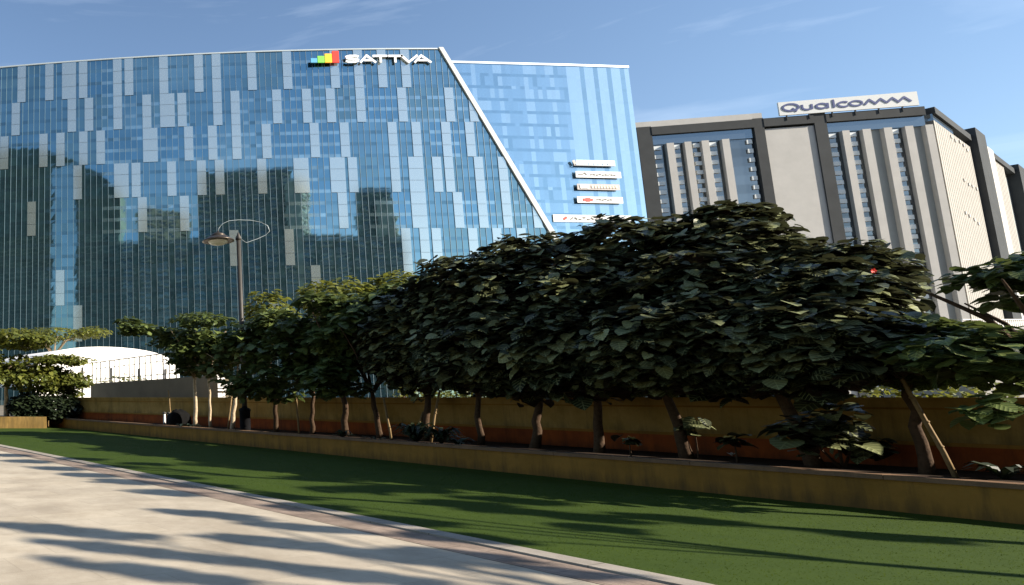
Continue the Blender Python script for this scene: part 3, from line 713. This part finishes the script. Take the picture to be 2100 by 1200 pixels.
# ------------------------------------------------------------------ far left: canopy, railing, ramp wall
n_ = np.array([.45, -.893, 0]); t_ = np.array([.893, .45, 0])
cp = thing('white_canopy', atY(210, 760, 52), 'bright white vaulted canopy roof behind the trees at left', 'canopy')
c0 = atY(228, 760, 52)
b = MB(); N = 18
for i in range(N):
    q0, q1 = math.pi*i/N, math.pi*(i+1)/N
    f = lambda q, dpt: c0+t_*(-6.2*math.cos(q))-n_*dpt+Z*(-1.2+2.95*math.sin(q)**.45)
    b.quad([f(q0, 0), f(q1, 0), f(q1, 9), f(q0, 9)]); b.quad([f(q0, 0), c0+t_*(-6.2*math.cos(q0))-Z*3, c0+t_*(-6.2*math.cos(q1))-Z*3, f(q1, 0)])
b.build('canopy_shell', M['white_paint'], cp)
b = MB()
for i in range(5): 
    p = c0+t_*(-4.8+i*2.4)+n_*.06; b.tube([p-Z*c0[2], p+Z*.2], .06, 6)
b.build('canopy_post', M['rail_metal'], cp)
RA, RB = atY(186, 815, 46), atY(438, 815, 33); za, zb = atY(190, 787, 46)[2], atY(438, 770, 33)[2]
rd = (RB-RA); rd[2] = 0; rl = np.linalg.norm(rd); rd /= rl; rn = np.array([rd[1], -rd[0], 0])
b = MB(); A0 = np.array([RA[0], RA[1], 0]); B0 = np.array([RB[0], RB[1], 0])
b.prism([A0, B0, B0+Z*zb, A0+Z*za], -rn, .25)
tag(b.build('ramp_wall', M['brown_render']), 'shaded brown sloping ramp wall rising behind the boundary wall at left', 'wall')
rr = thing('railing', A0+Z*za, 'thin dark metal railing standing on the brown ramp wall', 'railing')
b = MB(); b2 = MB(); off = -rn*.12
for i in range(17):
    k = i/16*rl*.75; zz = za+(zb-za)*k/rl; p = A0+rd*k+off+Z*(zz-.02); b.tube([p, p+Z*1.35], .028 if i % 2 else .04, 6)
    if i % 2 == 0 and i < 16:
        q = A0+rd*(k+.35)+off; b2.tube([q+Z*(zz+.95), q+rd*.9+Z*(zz+.95+.9*(zb-za)/rl)], .02, 5); b2.tube([q+Z*(zz+.3), q+Z*(zz+.95)], .018, 5)
b.build('baluster', M['rail_metal'], rr); 
p, q = A0+off+Z*(za+1.35), A0+rd*rl*.75+off+Z*(za+(zb-za)*.75+1.35); b2.tube([p, q], .03, 6); b2.tube([p-Z*1.1, q-Z*1.1], .02, 6); b2.build('handrail', M['rail_metal'], rr)
# white stepped block glimpsed between crowns
sbk = thing('stepped_block', atY(460, 815, 44), 'small white stepped block glimpsed between trunks left of the lamp base', 'building')
bw = MB(); p = atY(437, 815, 44); wpx = 44/FPX
for (ua, ub, vt, vb) in ((442, 462, 768, 787), (446, 482, 784, 796), (440, 475, 798, 802), (436, 462, 806, 817)):
    bw.box((p[0]+(ua-437)*wpx, p[0]+(ub-437)*wpx), (44, 46), (EYE+(815-vb)*wpx, EYE+(815-vt)*wpx))
bw.build('white_step', M['white_paint'], sbk)
bw = MB(); bw.box((p[0]-.2, p[0]+2.0), (46.1, 47), (0, EYE+45*wpx)); bw.build('back_wall', M['brown_render'], sbk)
# raised kerb box at the far end of the lawn
k0 = atz(95, 879, 0)
kb = thing('raised_bed', (k0[0]-3, k0[1], 0), 'low cream walled raised bed at the far left end of the lawn', 'planter')
b = MB(); b.box((k0[0]-8, k0[0]), (k0[1], k0[1]+.25), (-.05, .62)); b.box((k0[0]-.25, k0[0]), (k0[1]+.25, k0[1]+6), (-.05, .617)); b.build('bed_wall', M['cream_paint'], kb)
b = MB(); b.quad([(k0[0]-8, k0[1]+.25, .5), (k0[0]-.25, k0[1]+.25, .5), (k0[0]-.25, k0[1]+6, .5), (k0[0]-8, k0[1]+6, .5)]); b.build('bed_soil', M['soil'], kb)

# ------------------------------------------------------------------ street lamp
LY = 25.2
lb = atY(500, 815, LY); lb = np.array([lb[0], LY, 0.45])
lp = thing('street_lamp', lb, 'slim street lamp with bronze saucer shade hung from a looped arm', 'lamp')
pxl = LY/FPX*1.0
def lpt(u, v): return atY(u, v, LY)
def topz(v): return lpt(490, v)[2]
pole_x = lpt(493, 600)[0]
b = MB(); b.lathe([(.19, 0), (.19, .72), (.21, .74), (.21, .80), (.16, .84), (.10, .86), (.10, .9)], (pole_x, LY, .43), 20); b.build('base', M['black_metal'], lp, True)
ztop = topz(492)
b = MB(); b.tube([(pole_x, LY, 1.25), (pole_x, LY, 3.2), (pole_x, LY, ztop)], [.09, .085, .078], 14)
b.lathe([(.08, 0), (.11, .03), (.11, .10), (.05, .22), (.02, .30), (0, .32)], (pole_x, LY, ztop-.02), 14); b.build('pole', M['post_metal'], lp, True)
ctl = [(pole_x, ztop+.10)]
for (u, v) in ((505, 498), (528, 490), (545, 482), (553, 474), (549, 463), (535, 456), (515, 452), (490, 451), (470, 453), (456, 459), (449, 468), (447, 476)):
    q = lpt(u, v); ctl.append((q[0], q[2]))
b = MB(); b.tube([(x, LY, z_) for x, z_ in ctl], .010, 8); b.build('looped_arm', M['pale_metal'], lp, True)
sc = lpt(447, 480)
b = MB(); b.lathe([(.03, .12), (.05, .06), (.20, .02), (.28, -.06), (.27, -.09), (.36, -.11), (.36, -.14), (.42, -.15), (.58, -.25), (.585, -.28), (.50, -.27), (.3, -.24), (.0, -.22)], (sc[0], LY, sc[2]), 28); b.build('shade', M['bronze'], lp, True)
b = MB(); b.lathe([(.36, -.27), (.33, -.34), (.22, -.40), (.0, -.43)], (sc[0], LY, sc[2]), 24); b.build('diffuser', M['opal_glass'], lp, True)

# ------------------------------------------------------------------ trees
def bed_pt(u, fr_=.5):
    """point of the planting bed on the photo column u, a fraction of the way from planter wall to boundary wall"""
    k = (u-PX)/FPX/math.cos(TH)/1.0
    best = None
    for t in np.linspace(-14, 37, 600):
        a = st(t, S_LAWN1+.25)
        # opposite point on the boundary wall, same Y
        if a[1] < W0[1]: xw = W0[0]-(W0[1]-a[1])*(WD1[0]/WD1[1])
        else: xw = W0[0]+(a[1]-W0[1])*(WD2[0]/WD2[1])
        x = a[0]+(xw-a[0])*fr_; r = ray(u, 890); e = abs(x-r[0]/r[1]*a[1])
        if best is None or e < best[0]: best = (e, x, a[1])
    return np.array([best[1], best[2], .45])
def trunk_mesh(parent, base, top, r0, crown_c, m_, nb=5, crad=1.2, crz=None, name='trunk'):
    b = MB(); base, top, cc = map(np.asarray, (base, top, crown_c)); n = 7; pts = []
    for i in range(n):
        k = i/(n-1); wob = np.array([random.uniform(-1, 1), random.uniform(-1, 1), 0])*.03*(0 < i < n-1)
        pts.append(base+(top-base)*k+wob)
    pts[0] = base-Z*.1
    b.tube(pts, [r0*(1.25 if i == 0 else 1-.35*i/(n-1)) for i in range(n)], 10)
    for j in range(nb):
        q = 6.28*j/nb+random.uniform(-.4, .4); e = cc+np.array([math.cos(q)*crad*.8, math.sin(q)*crad*.6, random.uniform(-.1, .5)*(crz if crz else crad*.5)])
        mid = top+(e-top)*.5+np.array([0, 0, .12*crad])
        b.tube([top-(top-base)*.08, mid, e], [r0*.5, r0*.32, r0*.12], 6)
    return b.build(name, m_, parent, True)
# (base u, bed fraction, trunk top (u,v), trunk radius, blobs [(u, v, ru, rv, depth m, dy)], n leaves, leaf size, leaf material, bark, label)
GRP = 'row of trees along the boundary wall'
TREES = [
 (1885, .55, (1860, 780), .085, [(1835, 705, 95, 75, 1.1, .2), (1900, 750, 100, 42, 1.1, 0)], 2300, .2, 'leaf_green', 'bark', 'green heart leaved tree with thin trunk and leaning stake near the right edge'),
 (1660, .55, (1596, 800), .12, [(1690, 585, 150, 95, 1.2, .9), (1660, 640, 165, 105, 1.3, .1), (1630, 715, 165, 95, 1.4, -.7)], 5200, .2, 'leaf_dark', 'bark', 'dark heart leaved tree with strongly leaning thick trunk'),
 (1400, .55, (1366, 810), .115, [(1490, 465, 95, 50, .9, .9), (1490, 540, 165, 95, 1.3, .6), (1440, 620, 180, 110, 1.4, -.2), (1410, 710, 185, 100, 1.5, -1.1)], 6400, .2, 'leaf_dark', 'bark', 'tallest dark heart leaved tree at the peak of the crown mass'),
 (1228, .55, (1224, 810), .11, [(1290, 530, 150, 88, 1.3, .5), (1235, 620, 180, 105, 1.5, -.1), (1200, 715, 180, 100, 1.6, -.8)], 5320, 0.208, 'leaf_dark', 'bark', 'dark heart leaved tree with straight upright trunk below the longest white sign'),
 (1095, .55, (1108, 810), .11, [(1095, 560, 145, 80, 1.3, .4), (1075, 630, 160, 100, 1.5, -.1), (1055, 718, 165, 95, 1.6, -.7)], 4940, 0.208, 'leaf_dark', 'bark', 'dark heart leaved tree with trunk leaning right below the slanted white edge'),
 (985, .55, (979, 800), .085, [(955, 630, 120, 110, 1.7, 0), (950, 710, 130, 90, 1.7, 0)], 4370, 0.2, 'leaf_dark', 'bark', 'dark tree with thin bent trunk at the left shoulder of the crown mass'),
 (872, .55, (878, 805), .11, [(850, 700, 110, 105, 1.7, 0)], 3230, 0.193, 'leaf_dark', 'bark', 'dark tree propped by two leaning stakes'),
 (778, .5, (762, 800), .09, [(770, 680, 110, 95, 1.6, 0), (790, 620, 75, 45, 1.3, .3)], 1600, .24, 'leaf_green', 'bark', 'green tree with leaning trunk and one thin stake left of the dark mass'),
 (708, .5, (706, 800), .11, [(690, 665, 110, 80, 1.5, 0), (700, 780, 90, 50, 1.0, -1.0)], 1700, .23, 'leaf_green', 'bark', 'green tree with thick dark trunk and low sunlit leaves'),
 (640, .5, (642, 800), .08, [(620, 700, 110, 75, 1.5, 0), (610, 775, 95, 48, 1.2, -.8)], 1600, .22, 'leaf_green', 'bark', 'green tree with slender double trunk right of the lamp'),
 (568, .5, (562, 800), .09, [(545, 710, 90, 70, 1.5, 0), (545, 780, 85, 48, 1.1, -.8)], 1400, .21, 'leaf_green', 'bark', 'low drooping green tree just right of the lamp post'),
 (477, .5, (486, 780), .09, [(465, 735, 80, 50, 1.5, 0)], 1000, .20, 'leaf_green', 'pale_bark', 'green tree with forked pale trunk just left of the lamp post'),
 (432, .5, (428, 770), .06, [(430, 720, 80, 40, 1.4, 0)], 800, .19, 'leaf_green', 'pale_bark', 'slim tree with mottled pale trunk under the dark umbrella crown'),
 (402, .4, (399, 770), .09, [(390, 685, 105, 38, 1.9, 0), (275, 668, 60, 22, 1.1, .4), (400, 745, 80, 26, 1.5, 0)], 2000, .19, 'leaf_green', 'pale_bark', 'umbrella shaped tree with sunlit pale trunk left of the lamp'),
]
TB = []
for (ub, fb, (ut, vt), r0, blobs, n, size, lm, bk, lab) in TREES:
    base = bed_pt(ub, fb); Yt = base[1]
    root = thing('tree', base, lab, 'tree', GRP)
    top = atY(ut, vt, Yt)
    BL = []
    for (u, v, ru, rv, dm, dy) in blobs:
        c = atY(u, v, Yt+dy); BL.append((c, np.array([ru/FPX*Yt, dm, rv/FPX*Yt])))
    zlow = atY(0, 822, Yt)[2]
    trunk_mesh(root, base, top, r0, BL[0][0]-Z*BL[0][1][2]*.2, M[bk], 5, BL[0][1][0], BL[0][1][2])
    if lm == 'leaf_green': foliage('crown', clumps(BL), int(n*1.3), size, M[lm], root, shell=.35)
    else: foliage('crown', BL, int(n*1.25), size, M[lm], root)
    TB.append((base, Yt))
# tree just outside the right edge whose branches reach in
Yt = 9.8; base = np.array([atY(2190, 815, Yt)[0], Yt, .45])
root = thing('tree', base, 'open big leaved tree reaching in from the right edge', 'tree', GRP)
BL = [(atY(2050, 570, Yt), np.array([.55, .6, .22])), (atY(2130, 560, Yt), np.array([.6, .7, .35])), (atY(2090, 620, Yt), np.array([.35, .5, .12])), (atY(1985, 720, Yt), np.array([.9, .9, .33])), (atY(2090, 745, Yt), np.array([1.0, 1.0, .42])), (atY(2035, 845, Yt-.5), np.array([.32, .3, .22]))]
trunk_mesh(root, base, base+np.array([-.1, 0, 1.6]), .10, BL[2][0], M['bark'], 6, 1.3)
foliage('crown', BL, 900, .175, M['leaf_green'], root, shell=.2)
# added unseen trees, tufts placed along sun rays to shade lawn and paving
def high(x, y, t, r, rz): return (x+SX*t, y+SY*t, math.tan(SUN_EL)*t, r, rz)
for (p, tufts, lab) in (((15.6, -.6), [high(-.1, 9.1, 18, .34, .7), high(.7, 7.9, 17.5, .3, .7), high(.7, 7.0, 17.5, .3, .6), high(2.4, 8.3, 16.5, .35, .5), high(2.6, 6.9, 16.5, .3, .5), high(3.4, 7.6, 16, .3, .4), high(4.1, 7.7, 15.5, .28, .35), high(2.9, 9.3, 16, .32, .4), high(1.9, 10.3, 16.5, .32, .45), high(4.6, 7.0, 15, .25, .3)], 'unseen tall tree beyond the right edge, upright tufts set to cast finger shadows'),
                        ((16.4, 2.6), [high(4.6, 8.6, 14, .4, .3), high(4.3, 9.7, 14.5, .45, .3), high(3.6, 10.9, 15, .4, .3), high(3.4, 12.0, 15, .4, .3), high(6.6, 9.2, 13, .35, .25)], 'unseen tall thin crowned tree beyond the right edge, tufts set to shade the paving edge'),
                        ((16.3, 5.2), [high(1.6, 12.6, 17.5, .5, .3), high(2.4, 13.6, 17.5, .5, .3), high(1.0, 14.2, 18, .55, .3), high(.3, 15.4, 18, .5, .3), high(1.9, 15.0, 17.5, .5, .3)], 'unseen tall leafy tree just beyond the right edge, tufts set to shade the paving'),
                        ((21.2, 4.4), [high(6.0, 13.0, 18, .7, .35), high(5.0, 14.6, 18, .7, .35), high(7.0, 11.6, 17.5, .6, .35), high(6.6, 14.6, 17.5, .6, .35), high(4.4, 16.6, 19, .7, .35), high(7.9, 12.4, 17, .5, .3)], 'added unseen wide tall tree behind the wall, tufts set to shade the lawn'),
                        ((20.2, 9.0), [high(5.6, 15.8, 17.5, .8, .35), high(3.4, 17.6, 19, .75, .35), high(3.8, 19.2, 19, .8, .35), high(2.4, 20.8, 19, .8, .35), high(4.9, 12.9, 18, .7, .35), high(6.2, 10.6, 17.5, .5, .35), high(5.4, 17.4, 18, .8, .35)], 'added unseen broad tree behind the wall, tufts set to shade the lawn'),
                        ((22.4, 1.8), [high(8.2, 9.9, 17, .5, .3), high(7.0, 9.9, 17.5, .4, .3), high(9.6, 8.6, 16.5, .35, .3), high(6.0, 11.2, 18, .5, .3)], 'added unseen second wide tree behind the wall, tufts set to shade the lawn'),
                        ((16.9, 7.6), [high(-.4, 16.8, 18.5, .55, .3), high(.9, 17.2, 18.5, .5, .3), high(-1.2, 18.6, 19, .6, .3), high(.2, 19.2, 19, .55, .3), high(-1.8, 20.6, 19, .55, .3), high(1.8, 17.8, 18.5, .5, .3)], 'unseen tallest leafy tree beyond the right edge, tufts set to shade the far paving')):
    base = np.array([p[0], p[1], .45]); root = thing('tree', base, lab, 'tree', GRP)
    BL = [(np.array(t[:3]), np.array([t[3]*.78, t[3]*.78, t[4]])) for t in tufts]; zm = min(t[2] for t in tufts)
    b = MB(); top = np.array([p[0], p[1], zm-1.6]); b.tube([base-Z*.1, (base+top)/2, top], [.15, .12, .09], 10)
    for c, r_ in BL: b.tube([top-Z*.1, top+(c-top)*.5+Z*.25, c], [.05, .035, .012], 6)
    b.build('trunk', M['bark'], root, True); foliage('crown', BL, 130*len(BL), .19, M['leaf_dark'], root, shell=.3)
# stakes
for (ua, va, ub, fb, lab) in ((1848, 775, 1950, .45, 'pale topped wooden stake leaning on the thin trunk near the right edge'),
                              (786, 815, 800, .42, 'thin leaning stake beside the green tree left of the dark mass'),
                              (902, 800, 882, .42, 'right hand stake propping the dark two stake tree'),
                              (868, 845, 850, .42, 'short left hand stake propping the dark two stake tree'),
                              (478, 790, 468, .5, 'pale stake leaning on the forked trunk left of the lamp'),
                              (345, 800, 352, .5, 'short sunlit stake standing left of the umbrella shaped tree'),
                              (605, 800, 612, .42, 'thin stake beside the slender double trunk')):
    base = bed_pt(ub, fb); top = atY(ua, va, base[1]+.15); b = MB()
    pts = [base-Z*.1]+[base+(top-base)*k+np.array([random.uniform(-.012, .012), 0, 0]) for k in (.25, .5, .75)]+[top]
    b.tube(pts, [.035, .033, .031, .03, .028], 7)
    for k in (.3, .55, .8):
        p = base+(top-base)*k; b.tube([p-(top-base)*.012, p, p+(top-base)*.012], [.03, .043, .03], 7)
    tag(b.build('support_stake', M['bamboo'], None, True), lab, 'stake', 'stakes propping the young trees')

# left edge tree on the raised bed and the bushes near it
Yt = k0[1]+1.6; base = atY(14, 850, Yt); base[2] = .5
root = thing('tree', base, 'layered light green tree with pale trunk at the left edge', 'tree')
BL = [(atY(55, 772, Yt), np.array([3.3, 1.8, 1.05])), (atY(90, 745, Yt-.3), np.array([2.2, 1.3, .7])), (atY(135, 790, Yt), np.array([1.7, 1.2, .95])), (atY(20, 700, Yt), np.array([2.4, 1.8, .55])), (atY(-60, 740, Yt), np.array([2.4, 1.8, 1.5]))]
trunk_mesh(root, base, atY(12, 780, Yt), .16, BL[0][0], M['pale_bark'], 6, 2.6)
foliage('crown', clumps(BL, 14, .46), 14000, .18, M['leaf_light'], root, up=1.3, jit=.45, wx=.8, shell=.3)
Yb = 60; base = np.array([atY(120, 815, Yb)[0], Yb, 0])
root = thing('tree', base, 'flat topped light green tree spreading above the white canopy', 'tree')
BL = [(atY(110, 686, Yb), np.array([3.8, 2.2, .55])), (atY(190, 682, Yb), np.array([1.7, 1.6, .5])), (atY(20, 690, Yb), np.array([3, 2, .7]))]
trunk_mesh(root, base, atY(110, 720, Yb), .2, BL[0][0]-Z*.3, M['pale_bark'], 6, 3, .4); foliage('crown', BL, 2600, .22, M['leaf_light'], root, up=1.2, jit=.3, wx=.75)
def bush(name, blobs, n, size, m_, label, cat='shrub', group=None, stem=True, **kw):
    base = np.array([blobs[0][0][0], blobs[0][0][1], max(0, blobs[0][0][2]-blobs[0][1][2])])
    r = thing(name, base, label, cat, group)
    foliage('foliage', blobs, n, size, m_, r, **kw)
    if stem:
        b = MB()
        for j in range(5):
            q = j*1.26; b.tube([base-Z*.1, base+np.array([math.cos(q)*blobs[0][1][0]*.5, math.sin(q)*blobs[0][1][1]*.5, blobs[0][1][2]*1.1])], [.025, .008], 5)
        b.build('stem', M['bark'], r)
    return r
Yd = 39.0
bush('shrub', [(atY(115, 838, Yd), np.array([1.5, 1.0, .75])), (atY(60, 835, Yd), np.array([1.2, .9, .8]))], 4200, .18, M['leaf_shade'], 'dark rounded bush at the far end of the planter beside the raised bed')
# background trees and hedges behind the wall
for (u, v, ru, rv, Yb, n, lab) in ((548, 638, 55, 42, 34, 1300, 'small light green treetop right behind the lamp post'), (812, 594, 66, 38, 30, 1500, 'light olive treetop peeping over the left shoulder of the dark mass'), (690, 612, 85, 42, 30, 1800, 'light green treetop behind the green trees in the middle'), (250, 790, 60, 22, 48, 700, 'thin leaved young tree in front of the brown ramp wall')):
    c = atY(u, v, Yb); base = np.array([c[0], c[1], 0]); r = thing('tree', base, lab, 'tree', 'trees behind the boundary wall' if v < 700 else None)
    rx, rz = ru/FPX*Yb, rv/FPX*Yb
    trunk_mesh(r, base, c-Z*rz*.8, .1, c, M['bark'], 5, rx); foliage('crown', [(c, np.array([rx, rx*.8, rz])), (c+np.array([rx*.3, 0, -rz*.8]), np.array([rx, rx*.8, rz]))], n, .22, M['leaf_light'], r, wx=.8)
for (u0, u1, lab) in ((800, 985, 'sunlit light green hedge showing over the wall left of the dark mass'), (985, 1560, 'dim added hedge with shade put into its leaf colour, behind the wall below the dark crowns'), (1560, 1960, 'sunlit dry green hedge showing over the wall under the right crowns')):
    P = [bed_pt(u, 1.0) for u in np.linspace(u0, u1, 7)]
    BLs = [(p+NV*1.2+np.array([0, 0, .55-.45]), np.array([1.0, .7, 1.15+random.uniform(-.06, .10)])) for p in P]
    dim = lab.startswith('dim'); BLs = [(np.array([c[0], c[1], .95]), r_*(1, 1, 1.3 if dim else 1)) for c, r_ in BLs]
    bush('hedge', BLs, 7000 if dim else 4200, .18 if dim else .075, M['leaf_shade' if dim else 'leaf_light'], lab, 'hedge', stem=True, shell=.8, jit=.8)  # the dim hedge is added, its dark leaf colour standing in for shade

# planting in the bed
def clump(u, fr_, size, n, m_, label, h=.5, name='leafy_plant'):
    base = bed_pt(u, fr_); r = thing(name, base, label, 'plant', 'low plants in the planting bed')
    b = MB()
    for j in range(n):
        q = random.uniform(0, 6.28); l = size*random.uniform(.6, 1.1); hz = h*random.uniform(.5, 1.2); w_ = .05*random.uniform(.7, 1.3)
        dx, dy = math.cos(q), math.sin(q); px_, py_ = -dy*w_, dx*w_
        P = [(l*k*dx, l*k*dy, hz*(1.9*k-1.5*k*k)) for k in (0, .35, .7, 1)]; W_ = (.5, 1, .8, .08)
        for i in range(3):
            a, c = base+np.array(P[i]), base+np.array(P[i+1])
            sa, sc_ = np.array([px_, py_, 0])*W_[i], np.array([px_, py_, 0])*W_[i+1]
            b.quad([a-sa, a+sa, c+sc_, c-sc_])
    b.build('leaf_blades', m_, r); return r
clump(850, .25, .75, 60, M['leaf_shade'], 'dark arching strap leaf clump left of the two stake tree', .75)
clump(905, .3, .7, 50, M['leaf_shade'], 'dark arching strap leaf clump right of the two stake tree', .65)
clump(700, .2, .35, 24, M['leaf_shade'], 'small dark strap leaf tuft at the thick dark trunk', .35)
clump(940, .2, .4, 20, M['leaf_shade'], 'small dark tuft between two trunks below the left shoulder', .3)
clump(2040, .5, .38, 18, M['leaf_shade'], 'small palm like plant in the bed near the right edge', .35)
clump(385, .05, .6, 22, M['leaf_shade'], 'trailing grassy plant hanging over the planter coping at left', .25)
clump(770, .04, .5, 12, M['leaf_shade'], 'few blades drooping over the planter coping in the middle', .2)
def sapling(u, fr_, hgt, n, size, label, spread=.35, m_='leaf_dark'):
    base = bed_pt(u, fr_); c = base+Z*hgt
    r = thing('sapling', base, label, 'plant', 'low plants in the planting bed')
    b = MB(); b.tube([base-Z*.05, base+Z*hgt*.5, c], [.018, .013, .006], 6); b.build('stem', M['bark'], r)
    foliage('foliage', [(c, np.array([spread, spread, hgt*.35]))], n, size, M[m_], r, shell=.2)
sapling(1285, .4, .32, 12, .17, 'tiny sapling beside the straight upright trunk', .2)
sapling(1505, .45, .38, 16, .18, 'small sapling with pale flower below the leaning trunks', .25)
sapling(1430, .55, .62, 14, .26, 'few large leaves sprouting right of the third trunk', .26)
base = bed_pt(1720, .62)
r = thing('shrub', base, 'dark big leaved shrub in front of the wall behind the strongly leaning trunk', 'shrub')
BL = [(atY(1710, 870, base[1]), np.array([.55, .4, .42])), (atY(1760, 915, base[1]), np.array([.5, .35, .25])), (atY(1630, 890, base[1]-.2), np.array([.32, .3, .34]))]
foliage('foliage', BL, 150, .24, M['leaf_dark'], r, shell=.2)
b = MB()
for c, r_ in BL:
    b.tube([base-Z*.05, base+(c-base)*.6+Z*.1, c], [.025, .018, .008], 6)
b.build('stem', M['bark'], r)
fp = atz(1502, 935, .52); b = MB()
for j in range(5):
    q = j*1.257; b.quad([fp, fp+np.array([math.cos(q-.5)*.06, math.sin(q-.5)*.04, .05]), fp+np.array([math.cos(q)*.09, math.sin(q)*.06, .06]), fp+np.array([math.cos(q+.5)*.06, math.sin(q+.5)*.04, .05])])
tag(b.build('pale_flower', M['sign_white']), 'single pale flower lying at the foot of the small sapling', 'flower')
# red hibiscus bloom in the crown
hb = atY(1790, 556, 11.75); b = MB()
for j in range(5):
    q = j*1.257; d1 = np.array([math.cos(q), -.4, math.sin(q)])*.055; d2 = np.array([math.cos(q+.7), -.2, math.sin(q+.7)])*.045; d0 = np.array([math.cos(q-.7), -.2, math.sin(q-.7)])*.045
    b.quad([hb, hb+d0, hb+d1, hb+d2])
tag(b.build('red_flower', M['sign_red']), 'small red bloom among the top leaves at right', 'flower')

# covered bundle and two bollard lights in the bed
cb = bed_pt(366, .30); b = MB(); prof = [(.48, 0), (.52, .12), (.50, .35), (.44, .52), (.3, .64), (.14, .70), (.0, .71)]
b.lathe(prof, cb-Z*.03, 22)
for i, v in enumerate(b.v):
    q = math.atan2(v[1]-cb[1], v[0]-cb[0]); k = 1+.09*math.sin(3*q+1)+.05*math.sin(7*q)
    b.v[i] = (cb[0]+(v[0]-cb[0])*k, cb[1]+(v[1]-cb[1])*k*.8, cb[2]+(v[2]-cb[2])*(1+.08*math.sin(2*q)))
tag(b.build('covered_bundle', M['tarp'], None, True), 'black cloth covered bundle in the bed beside the umbrella tree', 'bundle')
for u, lab in ((337, 'left one of two short white bollard lights by the black bundle'), (346, 'right one of two short white bollard lights by the black bundle')):
    p = bed_pt(u, .22); r = thing('bollard_light', p, lab, 'light', 'bollard lights in the bed')
    b = MB(); b.lathe([(.12, 0), (.12, .05), (.05, .07), (.05, .12)], p, 14); b.lathe([(.055, .5), (.085, .52), (.085, .56), (.0, .60)], p, 14); b.build('base_and_cap', M['post_metal'], r, True)
    b = MB(); b.lathe([(.05, .12), (.055, .3), (.05, .5)], p, 14); b.build('white_tube', M['white_paint'], r, True)
